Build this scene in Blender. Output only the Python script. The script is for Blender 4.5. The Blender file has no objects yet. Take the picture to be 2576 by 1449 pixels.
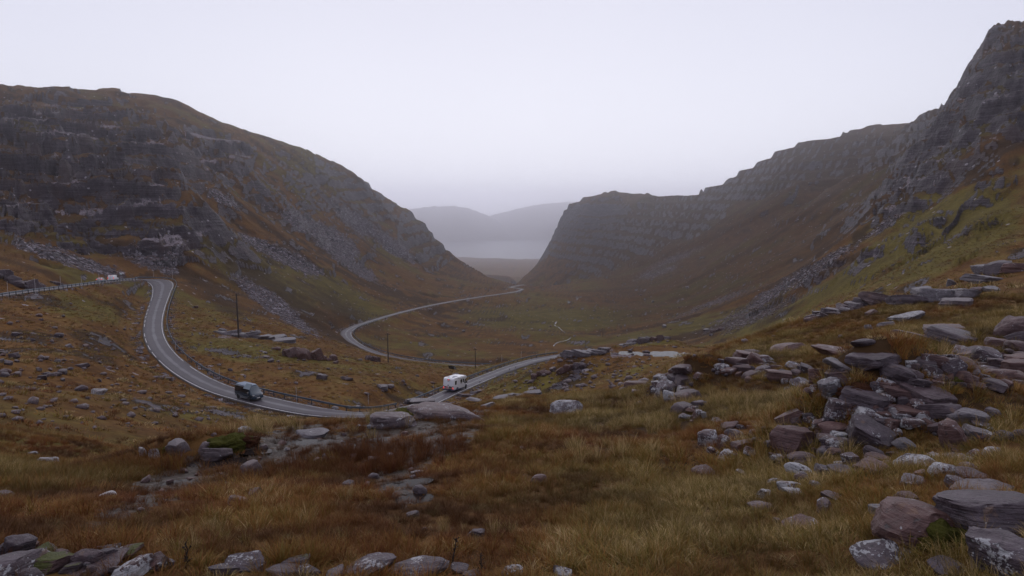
import bpy, bmesh, math, random
import numpy as np
from mathutils import Vector, Matrix, noise as mnoise

rng = np.random.default_rng(7)
random.seed(7)
SC = bpy.context.scene
COL = SC.collection

# ------------------------------------------------------------------ camera
PITCH = math.radians(7.1)
FPX = 1708.0                       # focal length in pixels of a 2576-wide picture
cam_d = bpy.data.cameras.new('camera')
cam = bpy.data.objects.new('camera', cam_d)
COL.objects.link(cam)
cam_d.sensor_width = 36.0
cam_d.lens = 36.0 * FPX / 2576.0
cam_d.clip_start = 0.1
cam_d.clip_end = 60000
cam.location = (0, 0, 0)
cam.rotation_euler = (math.radians(90) - PITCH, 0, 0)
SC.camera = cam

# ------------------------------------------------------------------ overcast sky and sun
SUN_EL = math.radians(48)
SUN_AZ = math.radians(-4)          # clockwise from +Y
world = bpy.data.worlds.new('World')
SC.world = world
world.use_nodes = True
wn, wl = world.node_tree.nodes, world.node_tree.links
wn.clear()
w_out = wn.new('ShaderNodeOutputWorld')
w_bg = wn.new('ShaderNodeBackground')
w_sky = wn.new('ShaderNodeTexSky')
w_sky.sky_type = 'NISHITA'
w_sky.sun_disc = False
w_sky.sun_elevation = SUN_EL
w_sky.sun_rotation = SUN_AZ
w_sky.dust_density = 6.0
w_sky.air_density = 1.0
w_mul = wn.new('ShaderNodeVectorMath'); w_mul.operation = 'SCALE'
w_mul.inputs['Scale'].default_value = 0.10 * 0.06      # clear sky seen weakly through the cloud
wl.new(w_sky.outputs[0], w_mul.inputs[0])
# closed cloud layer: brighter towards the hidden sun, faint soft mottling
w_tc = wn.new('ShaderNodeTexCoord')
w_dot = wn.new('ShaderNodeVectorMath'); w_dot.operation = 'DOT_PRODUCT'
w_dot.inputs[1].default_value = (math.sin(SUN_AZ) * math.cos(SUN_EL), math.cos(SUN_AZ) * math.cos(SUN_EL), math.sin(SUN_EL))
wl.new(w_tc.outputs['Generated'], w_dot.inputs[0])
w_map = wn.new('ShaderNodeMapRange')
w_map.inputs['From Min'].default_value = 0.3
w_map.inputs['From Max'].default_value = 1.0
w_map.inputs['To Min'].default_value = 0.0
w_map.inputs['To Max'].default_value = 1.0
w_map.interpolation_type = 'SMOOTHSTEP'
wl.new(w_dot.outputs['Value'], w_map.inputs['Value'])
w_ns = wn.new('ShaderNodeTexNoise')
w_ns.inputs['Scale'].default_value = 1.6
w_ns.inputs['Detail'].default_value = 3
wl.new(w_tc.outputs['Generated'], w_ns.inputs['Vector'])
# overcast brightens evenly towards the misty horizon all round
w_sep = wn.new('ShaderNodeSeparateXYZ'); wl.new(w_tc.outputs['Generated'], w_sep.inputs[0])
w_el = wn.new('ShaderNodeMapRange'); w_el.interpolation_type = 'SMOOTHSTEP'
w_el.inputs['From Min'].default_value = 0.42; w_el.inputs['From Max'].default_value = -0.04
wl.new(w_sep.outputs[2], w_el.inputs['Value'])
w_gl = wn.new('ShaderNodeMath'); w_gl.operation = 'MULTIPLY_ADD'
w_gl.inputs[1].default_value = 0.30; w_gl.inputs[2].default_value = -0.06
wl.new(w_map.outputs[0], w_gl.inputs[0])
w_el2 = wn.new('ShaderNodeMath'); w_el2.operation = 'MULTIPLY_ADD'
w_el2.inputs[1].default_value = 0.62
wl.new(w_el.outputs[0], w_el2.inputs[0]); wl.new(w_gl.outputs[0], w_el2.inputs[2])
w_add = wn.new('ShaderNodeMath'); w_add.operation = 'MULTIPLY_ADD'
w_add.inputs[1].default_value = 0.20
wl.new(w_ns.outputs['Fac'], w_add.inputs[0])
wl.new(w_el2.outputs[0], w_add.inputs[2])
w_ramp = wn.new('ShaderNodeValToRGB')
cr = w_ramp.color_ramp
cr.elements[0].position = 0.05; cr.elements[0].color = (0.45, 0.455, 0.585, 1)
cr.elements[1].position = 1.0; cr.elements[1].color = (0.83, 0.84, 0.915, 1)
wl.new(w_add.outputs[0], w_ramp.inputs[0])
w_sum = wn.new('ShaderNodeVectorMath'); w_sum.operation = 'ADD'
wl.new(w_ramp.outputs[0], w_sum.inputs[0])
wl.new(w_mul.outputs[0], w_sum.inputs[1])
wl.new(w_sum.outputs[0], w_bg.inputs['Color'])
w_bg.inputs['Strength'].default_value = 1.0
wl.new(w_bg.outputs[0], w_out.inputs['Surface'])
world.cycles.sampling_method = 'MANUAL'
world.cycles.sample_map_resolution = 256

sun_d = bpy.data.lights.new('sun', 'SUN')
sun_d.energy = 0.5
sun_d.angle = math.radians(110)
sun_d.color = (1.0, 0.98, 0.96)
sun = bpy.data.objects.new('sun', sun_d)
COL.objects.link(sun)
sdir = Vector((math.sin(SUN_AZ) * math.cos(SUN_EL), math.cos(SUN_AZ) * math.cos(SUN_EL), math.sin(SUN_EL)))
sun.rotation_euler = (-sdir).to_track_quat('-Z', 'Y').to_euler()
sun.location = (0, 0, 300)

vs = SC.view_settings
vs.view_transform = 'Standard'
vs.look = 'None'
vs.gamma = 1.0
vs.exposure = 0.2
vs.use_curve_mapping = False
cy = SC.cycles
cy.use_denoising = True
cy.adaptive_threshold = 0.004
cy.max_bounces = 9
cy.diffuse_bounces = 1
cy.glossy_bounces = 1
cy.transmission_bounces = 2
cy.transparent_max_bounces = 4
cy.volume_bounces = 8
cy.caustics_reflective = False
cy.caustics_refractive = False

# ------------------------------------------------------------------ pixel <-> place helpers (2576-wide picture units)
SP, CP = math.sin(PITCH), math.cos(PITCH)
def ray(px, py):
    a = (px - 1288.0) / FPX
    b = (724.5 - py) / FPX
    dx, dy, dz = a, b * SP + CP, b * CP - SP
    r = math.hypot(dx, dy)
    return math.atan2(dx, dy), dz / r          # azimuth, tangent of elevation
def at_r(px, py, r):
    th, t = ray(px, py)
    return Vector((r * math.sin(th), r * math.cos(th), r * t))

# ------------------------------------------------------------------ noise
def _hash(ix, iy, seed):
    h = (ix.astype(np.int64) * 374761393 + iy.astype(np.int64) * 668265263 + seed * 1442695041) & 0xffffffff
    h = ((h ^ (h >> 13)) * 1274126177) & 0xffffffff
    h = h ^ (h >> 16)
    return h
def perlin(x, y, seed=0):
    ix = np.floor(x); iy = np.floor(y)
    fx = x - ix; fy = y - iy
    u = fx * fx * fx * (fx * (fx * 6 - 15) + 10)
    v = fy * fy * fy * (fy * (fy * 6 - 15) + 10)
    out = []
    for dx_, dy_ in ((0, 0), (1, 0), (0, 1), (1, 1)):
        h = _hash(ix + dx_, iy + dy_, seed)
        ang = h.astype(np.float64) * (2 * math.pi / 4294967296.0)
        out.append(np.cos(ang) * (fx - dx_) + np.sin(ang) * (fy - dy_))
    a = out[0] + u * (out[1] - out[0])
    b = out[2] + u * (out[3] - out[2])
    return (a + v * (b - a)) * 1.41
def fbm(x, y, wl_, octaves, seed=0, gain=0.5):
    s = np.zeros_like(x); amp = 1.0; f = 1.0 / wl_
    for k in range(octaves):
        s += amp * perlin(x * f + 17.3 * k, y * f - 9.1 * k, seed + k)
        amp *= gain; f *= 2.03
    return s
def sstep(a, b, x):
    t = np.clip((x - a) / (b - a), 0, 1)
    return t * t * (3 - 2 * t)

# ------------------------------------------------------------------ the lie of the land: surveyed spot heights, column by column
COLS = {
 0:   [(1449,6.2),(1330,8.5),(1240,13),(1190,19),(1100,35),(1000,58),(900,95),(800,145),(758,170),(738,182),(722,192),(690,215),(640,250),(560,305),(500,345),(450,365),(380,430),(300,540)],
 100: [(1449,6),(1340,8.2),(1250,12.5),(1190,19),(1100,36),(1000,60),(900,98),(800,150),(752,188),(727,202),(712,212),(680,240),(620,285),(560,330),(510,352),(440,375),(380,440),(300,540)],
 200: [(1449,5.9),(1340,8),(1250,12),(1175,20),(1100,40),(1000,66),(900,103),(800,160),(740,215),(716,228),(700,245),(660,280),(600,320),(560,345),(500,362),(440,385),(380,460),(300,560)],
 300: [(1449,5.8),(1340,7.8),(1250,11.5),(1155,20),(1090,50),(1000,76),(900,112),(800,170),(730,240),(706,262),(690,280),(640,310),(580,335),(520,352),(460,370),(400,440),(320,540)],
 400: [(1449,5.7),(1340,7.7),(1250,11),(1128,22),(1085,60),(1000,88),(930,125),(870,162),(800,200),(735,245),(706,272),(690,288),(650,305),(600,322),(540,340),(480,355),(420,385),(350,490),(290,590)],
 460: [(1449,5.7),(1340,7.7),(1250,11),(1108,22),(1078,66),(1000,96),(935,140),(880,162),(820,195),(760,240),(706,275),(680,300),(640,315),(590,330),(530,348),(470,365),(420,400),(350,510)],
 520: [(1449,5.7),(1340,7.6),(1240,10.5),(1095,23),(1070,70),(1000,108),(966,130),(900,150),(850,175),(790,215),(740,260),(700,300),(650,355),(600,405),(540,460),(480,520),(400,600),(340,690)],
 600: [(1449,5.6),(1340,7.6),(1240,10.5),(1075,24),(1055,80),(995,119),(950,132),(900,155),(850,185),(800,225),(750,275),(700,330),(640,395),(560,470),(500,530),(450,560),(410,580),(370,690)],
 700: [(1449,5.6),(1340,7.6),(1230,10.5),(1100,20),(1076,25),(1048,92),(1018,110),(980,122),(930,140),(880,170),(830,215),(780,270),(730,330),(680,400),(600,490),(500,610),(420,720)],
 800: [(1449,5.6),(1340,7.6),(1230,10.5),(1120,18),(1064,26),(1040,103),(1020,112),(980,125),(930,145),(880,180),(850,215),(800,275),(750,350),(700,440),(620,560),(520,690),(440,800)],
 900: [(1449,5.6),(1340,7.6),(1230,10.5),(1120,19),(1062,26),(1040,104),(1018,113),(970,130),(930,150),(908,185),(895,215),(870,275),(845,300),(822,325),(780,400),(740,480),(680,600),(600,730),(500,860)],
 1000:[(1449,5.6),(1330,7.8),(1200,11.5),(1100,18),(1048,26),(1022,115),(1010,122),(960,140),(925,165),(912,205),(902,255),(880,275),(840,320),(800,375),(785,405),(740,520),(680,660),(600,820)],
 1100:[(1449,5.6),(1330,7.8),(1200,11.5),(1100,17.5),(1060,22),(1028,28),(1008,132),(985,145),(950,160),(930,190),(915,235),(908,250),(880,285),(840,340),(800,405),(766,470),(730,590),(690,750),(650,900)],
 1200:[(1449,5.6),(1330,7.8),(1200,11.5),(1100,17),(1050,24),(1022,33),(995,128),(960,165),(940,180),(925,220),(920,245),(905,265),(870,310),(830,370),(790,450),(750,560),(720,700),(695,860)],
 1300:[(1449,5.6),(1330,7.8),(1200,11.5),(1100,17),(1050,25),(998,38),(985,100),(950,140),(930,170),(916,190),(905,205),(895,255),(870,300),(830,370),(790,460),(755,570),(733,660),(722,760)],
 1400:[(1449,5.6),(1330,7.8),(1200,11.5),(1100,17.5),(1040,26),(992,38),(980,98),(950,130),(920,165),(905,190),(893,210),(885,225),(882,290),(850,340),(800,450),(760,590),(730,760),(715,920)],
 1500:[(1449,5.6),(1330,7.9),(1200,12),(1100,18.5),(1050,25),(1005,35),(985,85),(950,110),(920,140),(895,175),(880,205),(870,330),(840,390),(800,480),(760,610),(725,800),(697,1000),(640,1250),(570,1400)],
 1600:[(1449,5.6),(1330,7.9),(1200,12.5),(1100,19),(1040,26),(985,34),(960,75),(930,90),(900,108),(880,125),(862,145),(850,330),(820,400),(780,500),(740,650),(710,820),(690,950),(650,1080),(600,1200),(550,1310)],
 1700:[(1449,5.6),(1330,8),(1200,12.5),(1100,19),(1000,28),(940,36),(920,78),(900,95),(882,112),(862,140),(848,320),(800,440),(760,560),(720,680),(680,800),(620,960),(560,1120)],
 1800:[(1449,5.7),(1330,8),(1200,12.5),(1080,18),(980,26),(900,35),(870,42),(862,75),(852,100),(838,300),(800,360),(760,440),(720,540),(660,680),(580,900),(520,1080)],
 1900:[(1449,5.8),(1330,8),(1200,12),(1080,17),(980,25),(900,33),(835,45),(825,240),(790,310),(740,400),(680,520),(600,700),(520,900),(460,1080)],
 2000:[(1449,5.9),(1330,8),(1200,11.5),(1080,16),(980,24),(900,31),(850,38),(806,48),(800,230),(760,280),(720,320),(680,420),(620,540),(540,700),(460,900),(400,1080)],
 2100:[(1449,6),(1330,8),(1200,11),(1080,15),(980,21),(900,29),(820,40),(770,50),(760,215),(720,250),(680,285),(625,480),(560,620),(480,800),(400,1000)],
 2200:[(1449,6),(1320,8),(1200,10.5),(1080,14.5),(980,20),(880,29),(800,40),(748,52),(740,195),(700,225),(650,265),(590,305),(540,330),(490,600),(430,760),(380,950)],
 2300:[(1449,6),(1320,7.5),(1200,10.5),(1080,14.5),(980,20),(880,28),(800,38),(735,52),(725,175),(680,205),(620,250),(560,290),(500,316),(430,345),(350,700)],
 2400:[(1449,6),(1300,7),(1200,10),(1080,14.5),(980,20),(880,27),(780,40),(712,54),(700,160),(650,190),(580,235),(520,275),(480,296),(400,318),(320,355)],
 2500:[(1449,6),(1300,7),(1200,10),(1080,14),(980,19),(880,26),(780,38),(690,55),(675,150),(620,180),(540,225),(470,275),(420,296),(330,318),(240,350),(160,385)],
 2576:[(1449,6.2),(1300,7.2),(1200,10),(1080,14),(980,19),(880,26),(780,37),(680,55),(665,145),(600,180),(520,225),(440,275),(380,296),(300,320),(200,350),(120,385)],
}
COLS[-160] = COLS[0]; COLS[-360] = COLS[0]
COLS[2740] = COLS[2576]; COLS[2980] = COLS[2576]
RIDGES = [
 # crest of the left hill
 [(-360,205,700),(-160,208,700),(0,212,700),(60,216,705),(120,220,710),(180,226,715),(240,226,720),(300,227,730),(360,228,740),(400,232,745),(430,245,750),(470,266,760),(510,283,770),(545,300,780),(570,308,790),(600,314,805),(650,330,820),(700,343,840),(740,355,855),(785,375,875),(830,400,900),(870,425,920),(905,445,945),(935,470,960),(970,494,985),(1000,512,1000),(1030,531,1020),(1060,556,1040),(1090,590,1050),(1110,618,1050),(1125,640,1045),(1140,656,1030),(1170,672,990),(1210,688,950),(1260,704,900),(1310,716,860)],
 # lip of the valley floor
 [(1360,716,900),(1420,710,930),(1460,703,960),(1500,697,1000)],
 # front buttress on the right
 [(2980,40,460),(2740,45,455),(2576,54,450),(2555,58,450),(2530,66,450),(2505,82,448),(2480,102,444),(2462,130,440),(2448,160,436),(2430,200,430),(2415,222,428),(2395,245,424),(2370,290,412),(2350,318,406),(2330,340,402),(2305,372,396),(2280,400,390),(2250,435,382),(2225,475,370),(2200,518,356),(2170,552,346),(2140,582,338),(2110,612,328),(2080,642,318),(2045,672,308),(2010,702,300)],
 # second spur
 [(2740,230,900),(2576,230,900),(2450,233,900),(2395,236,900),(2370,237,900),(2345,256,898),(2325,270,895),(2310,280,890),(2290,305,880),(2275,318,870),(2240,350,850),(2200,385,820),(2150,425,790),(2090,470,760),(2020,520,700)],
 # long ridge to the prow
 [(2740,300,1200),(2450,310,1200),(2300,317,1200),(2260,319,1200),(2210,321,1200),(2160,326,1200),(2110,333,1200),(2060,341,1210),(2030,345,1210),(2000,354,1215),(1975,368,1220),(1940,386,1235),(1900,410,1250),(1870,428,1265),(1842,450,1280),(1828,463,1290),(1800,470,1300),(1760,479,1330),(1725,486,1360),(1690,488,1380),(1660,484,1395),(1640,485,1400),(1600,490,1420),(1560,488,1435),(1520,487,1450),(1490,491,1470),(1465,497,1485),(1440,502,1500),(1424,507,1500),(1414,514,1500),(1409,530,1500),(1405,550,1500),(1399,572,1500),(1392,590,1500),(1383,603,1500),(1378,622,1490),(1370,640,1480),(1358,658,1460),(1345,675,1430),(1325,695,1390),(1305,710,1340)],
]
PTS = []       # (theta, u, t)
def addp(th, r, t): PTS.append((th, math.log(r), t))
for x, col in COLS.items():
    prev = None
    for (y, r) in col:
        th, t = ray(x, y)
        addp(th, r, t)
        if prev is not None:
            (pt, pr) = prev
            ratio = r / pr
            if ratio > 1.75:
                k = min(1.0, math.log(ratio) / math.log(4.0))
                for q in (0.3, 0.6):
                    addp(th, pr * ratio ** q, pt + (t - pt) * q - 0.045 * k)
        prev = (t, r)
    th0, _ = ray(x, 1449)
    addp(th0, 1.0, -2.75); addp(th0, 2.0, -1.42); addp(th0, 3.5, -0.84)
    tg = ray(x, 700)[0]
    for rr, zz in ((2200, -235), (3200, -300), (4750, -392), (5300, -450), (8000, -450), (20000, -450)):
        addp(tg, rr, zz / rr)
for k, rd in enumerate(RIDGES):
    for i, (x, y, r) in enumerate(rd):
        th, t = ray(x, y)
        addp(th, r, t)
        if k != 1:
            addp(th, r * 1.10, t - 0.022)
            if k in (0, 4):
                addp(th, r * 1.4, t - 0.07)
# gap between the hills: moor running down to the loch
for x in (1080, 1140, 1180, 1220, 1260, 1300, 1340):
    for y, r in ((692, 2000), (676, 2900), (661, 3900), (650 if x > 1190 else 645, 4820)):
        th, t = ray(x, y); addp(th, r, t)

# road centre line: (px, py, r, half width)
ROAD = [(-260,778,150,2.1),(-120,760,165,2.1),(0,742,181,2.1),(120,727,205,2.1),(230,713,236,2.2),(300,706,262,2.6),(350,703,277,3.1),(388,706,277,3.8),(408,716,262,3.6),(406,738,243,2.8),(394,775,214,2.4),(386,810,190,2.25),(388,845,171,2.2),(405,880,157,2.2),(440,916,146,2.2),(490,950,135,2.2),(550,978,126,2.25),(600,993,120,2.3),(650,1006,114.5,2.3),(720,1022,109,2.3),(790,1034,106,2.3),(870,1042,106,2.3),(950,1042,110,2.3),(1040,1026,121,2.3),(1100,1002,137,2.2),(1150,979,150,2.2),(1230,946,171,2.2),(1300,920,189,2.3),(1350,906,201,2.4),(1400,897,212,2.6),(1450,890,226,3.0),(1485,886,243,3.2),(1470,889,258,3.0),(1400,902,262,2.6),(1320,915,256,2.2),(1240,923,249,2.1),(1160,920,248,2.1),(1080,914,251,2.1),(1000,902,258,2.1),(950,890,264,2.1),(905,872,275,2.2),(876,852,290,2.4),(870,838,303,2.5),(888,824,323,2.3),(930,809,350,2.1),(1000,788,395,2.0),(1100,765,470,2.0),(1200,748,560,2.0),(1300,733,660,2.0),(1312,727,705,2.2),(1286,723,745,2.2),(1300,719,800,2.0),(1318,716,850,2.0)]
for (x, y, r, w) in ROAD:
    th, t = ray(x, y); addp(th, r, t)

P = np.array(PTS)
# drop near-duplicates
keep = []
for i in range(len(P)):
    if all((P[i, 0] - P[j, 0]) ** 2 + (P[i, 1] - P[j, 1]) ** 2 > 1.2e-4 for j in keep):
        keep.append(i)
P = P[keep]
D = np.hypot(P[:, None, 0] - P[None, :, 0], P[:, None, 1] - P[None, :, 1])
n = len(P)
A = np.zeros((n + 3, n + 3))
A[:n, :n] = D - 1e-3 * np.eye(n)
A[:n, n] = 1; A[:n, n + 1] = P[:, 0]; A[:n, n + 2] = P[:, 1]
A[n:, :n] = A[:n, n:].T
W = np.linalg.solve(A, np.concatenate([P[:, 2], np.zeros(3)]))
TH_E = math.radians(48)
U0, U1 = math.log(0.9), math.log(20000)
NTH, NU = 460, 680
gth = np.linspace(-TH_E, TH_E, NTH); gu = np.linspace(U0, U1, NU)
GT = np.empty((NTH, NU))
for i in range(NTH):
    d = np.hypot(gth[i] - P[:, 0][None, :], gu[:, None] - P[:, 1][None, :])
    GT[i] = d @ W[:n] + W[n] + W[n + 1] * gth[i] + W[n + 2] * gu
# ease the survey columns into one another
def blur_th(G, sig):
    R_ = int(sig * 3) + 1; kk = np.exp(-0.5 * (np.arange(-R_, R_ + 1) / sig) ** 2); kk /= kk.sum()
    Gp = np.concatenate([G[:1].repeat(R_, 0), G, G[-1:].repeat(R_, 0)])
    return sum(kk[i] * Gp[i:i + len(G)] for i in range(2 * R_ + 1))
GL, GR = blur_th(GT, 6.0), blur_th(GT, 2.2)
wL = (1 - sstep(-0.22, -0.12, gth))[:, None]
GT = GL * wL + GR * (1 - wL)
def bilin(G, th, u):
    fi = (np.clip(th, -TH_E, TH_E) + TH_E) / (2 * TH_E) * (NTH - 1)
    fj = (np.clip(u, U0, U1) - U0) / (U1 - U0) * (NU - 1)
    i = np.clip(fi.astype(int), 0, NTH - 2); j = np.clip(fj.astype(int), 0, NU - 2)
    a = fi - i; b = fj - j
    return (G[i, j] * (1 - a) * (1 - b) + G[i + 1, j] * a * (1 - b) + G[i, j + 1] * (1 - a) * b + G[i + 1, j + 1] * a * b)
def base_t(th, u):
    t = bilin(GT, th, u)
    back = np.abs(th) > TH_E
    if np.any(back):
        tb = th[back]
        s = np.where(tb > 0, (tb - TH_E), (2 * math.pi + tb - TH_E)) / (2 * math.pi - 2 * TH_E)
        s = sstep(0, 1, s)
        L = bilin(GT, np.full(tb.shape, -TH_E), u[back]); R_ = bilin(GT, np.full(tb.shape, TH_E), u[back])
        m = R_ * (1 - s) + L * s
        calm = sstep(0, 0.12, s) * sstep(0, 0.12, 1 - s)       # behind the viewer the ground is a quiet open slope
        t[back] = m * (1 - calm) + calm * np.minimum(m, -0.02 - 2.4 / np.exp(u[back]))
    return t
# slope of the broad shape
gz = np.exp(gu)[None, :] * GT
dzdr = np.gradient(gz, gu, axis=1) / np.exp(gu)[None, :]
dzdth = np.gradient(gz, gth, axis=0) / np.exp(gu)[None, :]
GS = np.hypot(dzdr, dzdth)
for _ in range(2):
    GS[1:-1, 1:-1] = (GS[1:-1, 1:-1] * 2 + GS[:-2, 1:-1] + GS[2:, 1:-1] + GS[1:-1, :-2] + GS[1:-1, 2:]) / 6

# smooth road spline in the plan
def catmull(pts, step):
    pts = [np.array(p, float) for p in pts]
    out = []
    for i in range(len(pts) - 1):
        p0 = pts[max(i - 1, 0)]; p1 = pts[i]; p2 = pts[i + 1]; p3 = pts[min(i + 2, len(pts) - 1)]
        L = np.linalg.norm(p2[:3] - p1[:3]); m = max(2, int(L / step))
        d01 = max(np.linalg.norm(p1[:3] - p0[:3]), 1e-3) ** .5; d12 = max(L, 1e-3) ** .5; d23 = max(np.linalg.norm(p3[:3] - p2[:3]), 1e-3) ** .5
        m1 = (p2 - p1) + (d12 * ((p1 - p0) / d01 - (p2 - p0) / (d01 + d12)) if i > 0 else 0)
        m2 = (p2 - p1) + (d12 * ((p3 - p2) / d23 - (p3 - p1) / (d12 + d23)) if i < len(pts) - 2 else 0)
        for k in range(m):
            s = k / m
            out.append((2*s**3-3*s**2+1)*p1 + (s**3-2*s**2+s)*m1 + (-2*s**3+3*s**2)*p2 + (s**3-s**2)*m2)
    out.append(pts[-1])
    return np.array(out)
rp = []
for (x, y, r, w) in ROAD:
    v = at_r(x, y, r); rp.append((v.x, v.y, v.z, w))
RC = catmull(rp, 1.0)
for _ in range(10):
    RC[1:-1, 2] = (RC[:-2, 2] + RC[1:-1, 2] * 2 + RC[2:, 2]) / 4
for _ in range(4):
    RC[1:-1, :2] = (RC[:-2, :2] + RC[1:-1, :2] * 2 + RC[2:, :2]) / 4
# ------------------------------------------------------------------ road raster in the plan (distance, level, half width)
CELL = 0.5
rx0, ry0 = RC[:, 0].min() - 20, RC[:, 1].min() - 20
rnx = int((RC[:, 0].max() + 20 - rx0) / CELL); rny = int((RC[:, 1].max() + 20 - ry0) / CELL)
RD = np.full((rnx, rny), 99.0, np.float32); RZ = np.zeros((rnx, rny), np.float32); RW = np.full((rnx, rny), 2.2, np.float32)
for (x, y, z, w) in RC:
    ci, cj = int((x - rx0) / CELL), int((y - ry0) / CELL)
    K = 30
    i0, i1, j0, j1 = max(ci - K, 0), min(ci + K, rnx), max(cj - K, 0), min(cj + K, rny)
    xs = rx0 + np.arange(i0, i1) * CELL; ys = ry0 + np.arange(j0, j1) * CELL
    d = np.hypot(xs[:, None] - x, ys[None, :] - y)
    sub = RD[i0:i1, j0:j1]; m = d < sub
    sub[m] = d[m]; RZ[i0:i1, j0:j1][m] = z; RW[i0:i1, j0:j1][m] = w
def road_at(X, Y):
    fi = (X - rx0) / CELL; fj = (Y - ry0) / CELL
    ok = (fi >= 0) & (fi < rnx - 1) & (fj >= 0) & (fj < rny - 1)
    i = np.clip(fi, 0, rnx - 2).astype(int); j = np.clip(fj, 0, rny - 2).astype(int)
    a = np.clip(fi - i, 0, 1); b = np.clip(fj - j, 0, 1)
    def lerp(G): return G[i, j]*(1-a)*(1-b) + G[i+1, j]*a*(1-b) + G[i, j+1]*(1-a)*b + G[i+1, j+1]*a*b
    d = np.where(ok, lerp(RD), 99.0)
    near = d < 25
    z = np.where(RD[i, j] < 25, lerp(RZ), RZ[i, j])
    z = np.where((RD[i, j] < 25) & (RD[i+1, j] < 25) & (RD[i, j+1] < 25) & (RD[i+1, j+1] < 25), z, RZ[i, j])
    return np.where(near, d, 99.0), z, RW[i, j]

# crag country: where rock breaks through the turf
gr = np.exp(gu)
gX = gr[None, :] * np.sin(gth)[:, None]; gY = gr[None, :] * np.cos(gth)[:, None]
def project(X, Y, Z):
    f = Y * CP - Z * SP
    up = Y * SP + Z * CP
    f = np.maximum(f, 1e-3)
    return 1288 + FPX * X / f, 724.5 - FPX * up / f
gPX, gPY = project(gX, gY, gz)
GC = np.zeros_like(GT)
for (cx, cy_, ex, ey, deg, w_, ra, rb) in ((130,430,360,200,0,1,230,690),(520,400,130,60,12,1,450,760),(440,600,45,100,75,1,230,420),(660,520,60,30,40,.7,400,760),(760,450,90,24,35,.3,450,900),(900,500,140,50,36,.4,500,1100),(1070,600,70,60,50,.8,600,1100),(800,600,120,24,33,.25,350,800),
        (1480,590,110,120,0,.75,1050,1600),(1900,440,150,60,-15,1,700,1320),(2090,390,180,70,-5,1,700,1320),(1700,540,140,70,-20,.9,800,1400),(1600,600,90,60,-20,.6,900,1400),(2330,300,100,70,-40,1,600,950),(2460,230,170,200,-50,.8,285,520),(2330,430,140,70,-45,1.1,285,480),(2250,520,60,50,-45,.9,280,480),
        (2330,600,80,16,-35,1,200,300),(2210,650,70,15,-35,.9,200,330),(2080,700,60,14,-33,.9,200,340),(2480,570,60,18,-30,.8,150,300),(2500,480,60,26,-30,.7,200,300),(2420,655,60,12,-30,.7,150,260)):
    a_ = math.radians(deg); c_, s_ = math.cos(a_), math.sin(a_)
    dx_, dy_ = gPX - cx, gPY - cy_
    q_ = np.hypot((dx_ * c_ + dy_ * s_) / ex, (-dx_ * s_ + dy_ * c_) / ey)
    ok_ = (gr > ra * 0.85) & (gr < rb * 1.12)
    GC = np.maximum(GC, w_ * sstep(1.25, 0.65, q_) * ok_[None, :])
for _ in range(2):
    GC[1:-1, 1:-1] = (GC[1:-1, 1:-1] * 2 + GC[:-2, 1:-1] + GC[2:, 1:-1] + GC[1:-1, :-2] + GC[1:-1, 2:]) / 6
LEVELS = []     # broad level shelves: (x, y, z, rx, ry, rot)
FLATS = []      # level patches: (x, y, z, rx, ry, rot, blend)
BUMPS = []      # low mounds: (x, y, radius x, radius y, rot, height)
WLS = [160, 80, 40, 20, 10, 5, 2.5, 1.2, 0.6, 0.3]
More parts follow.
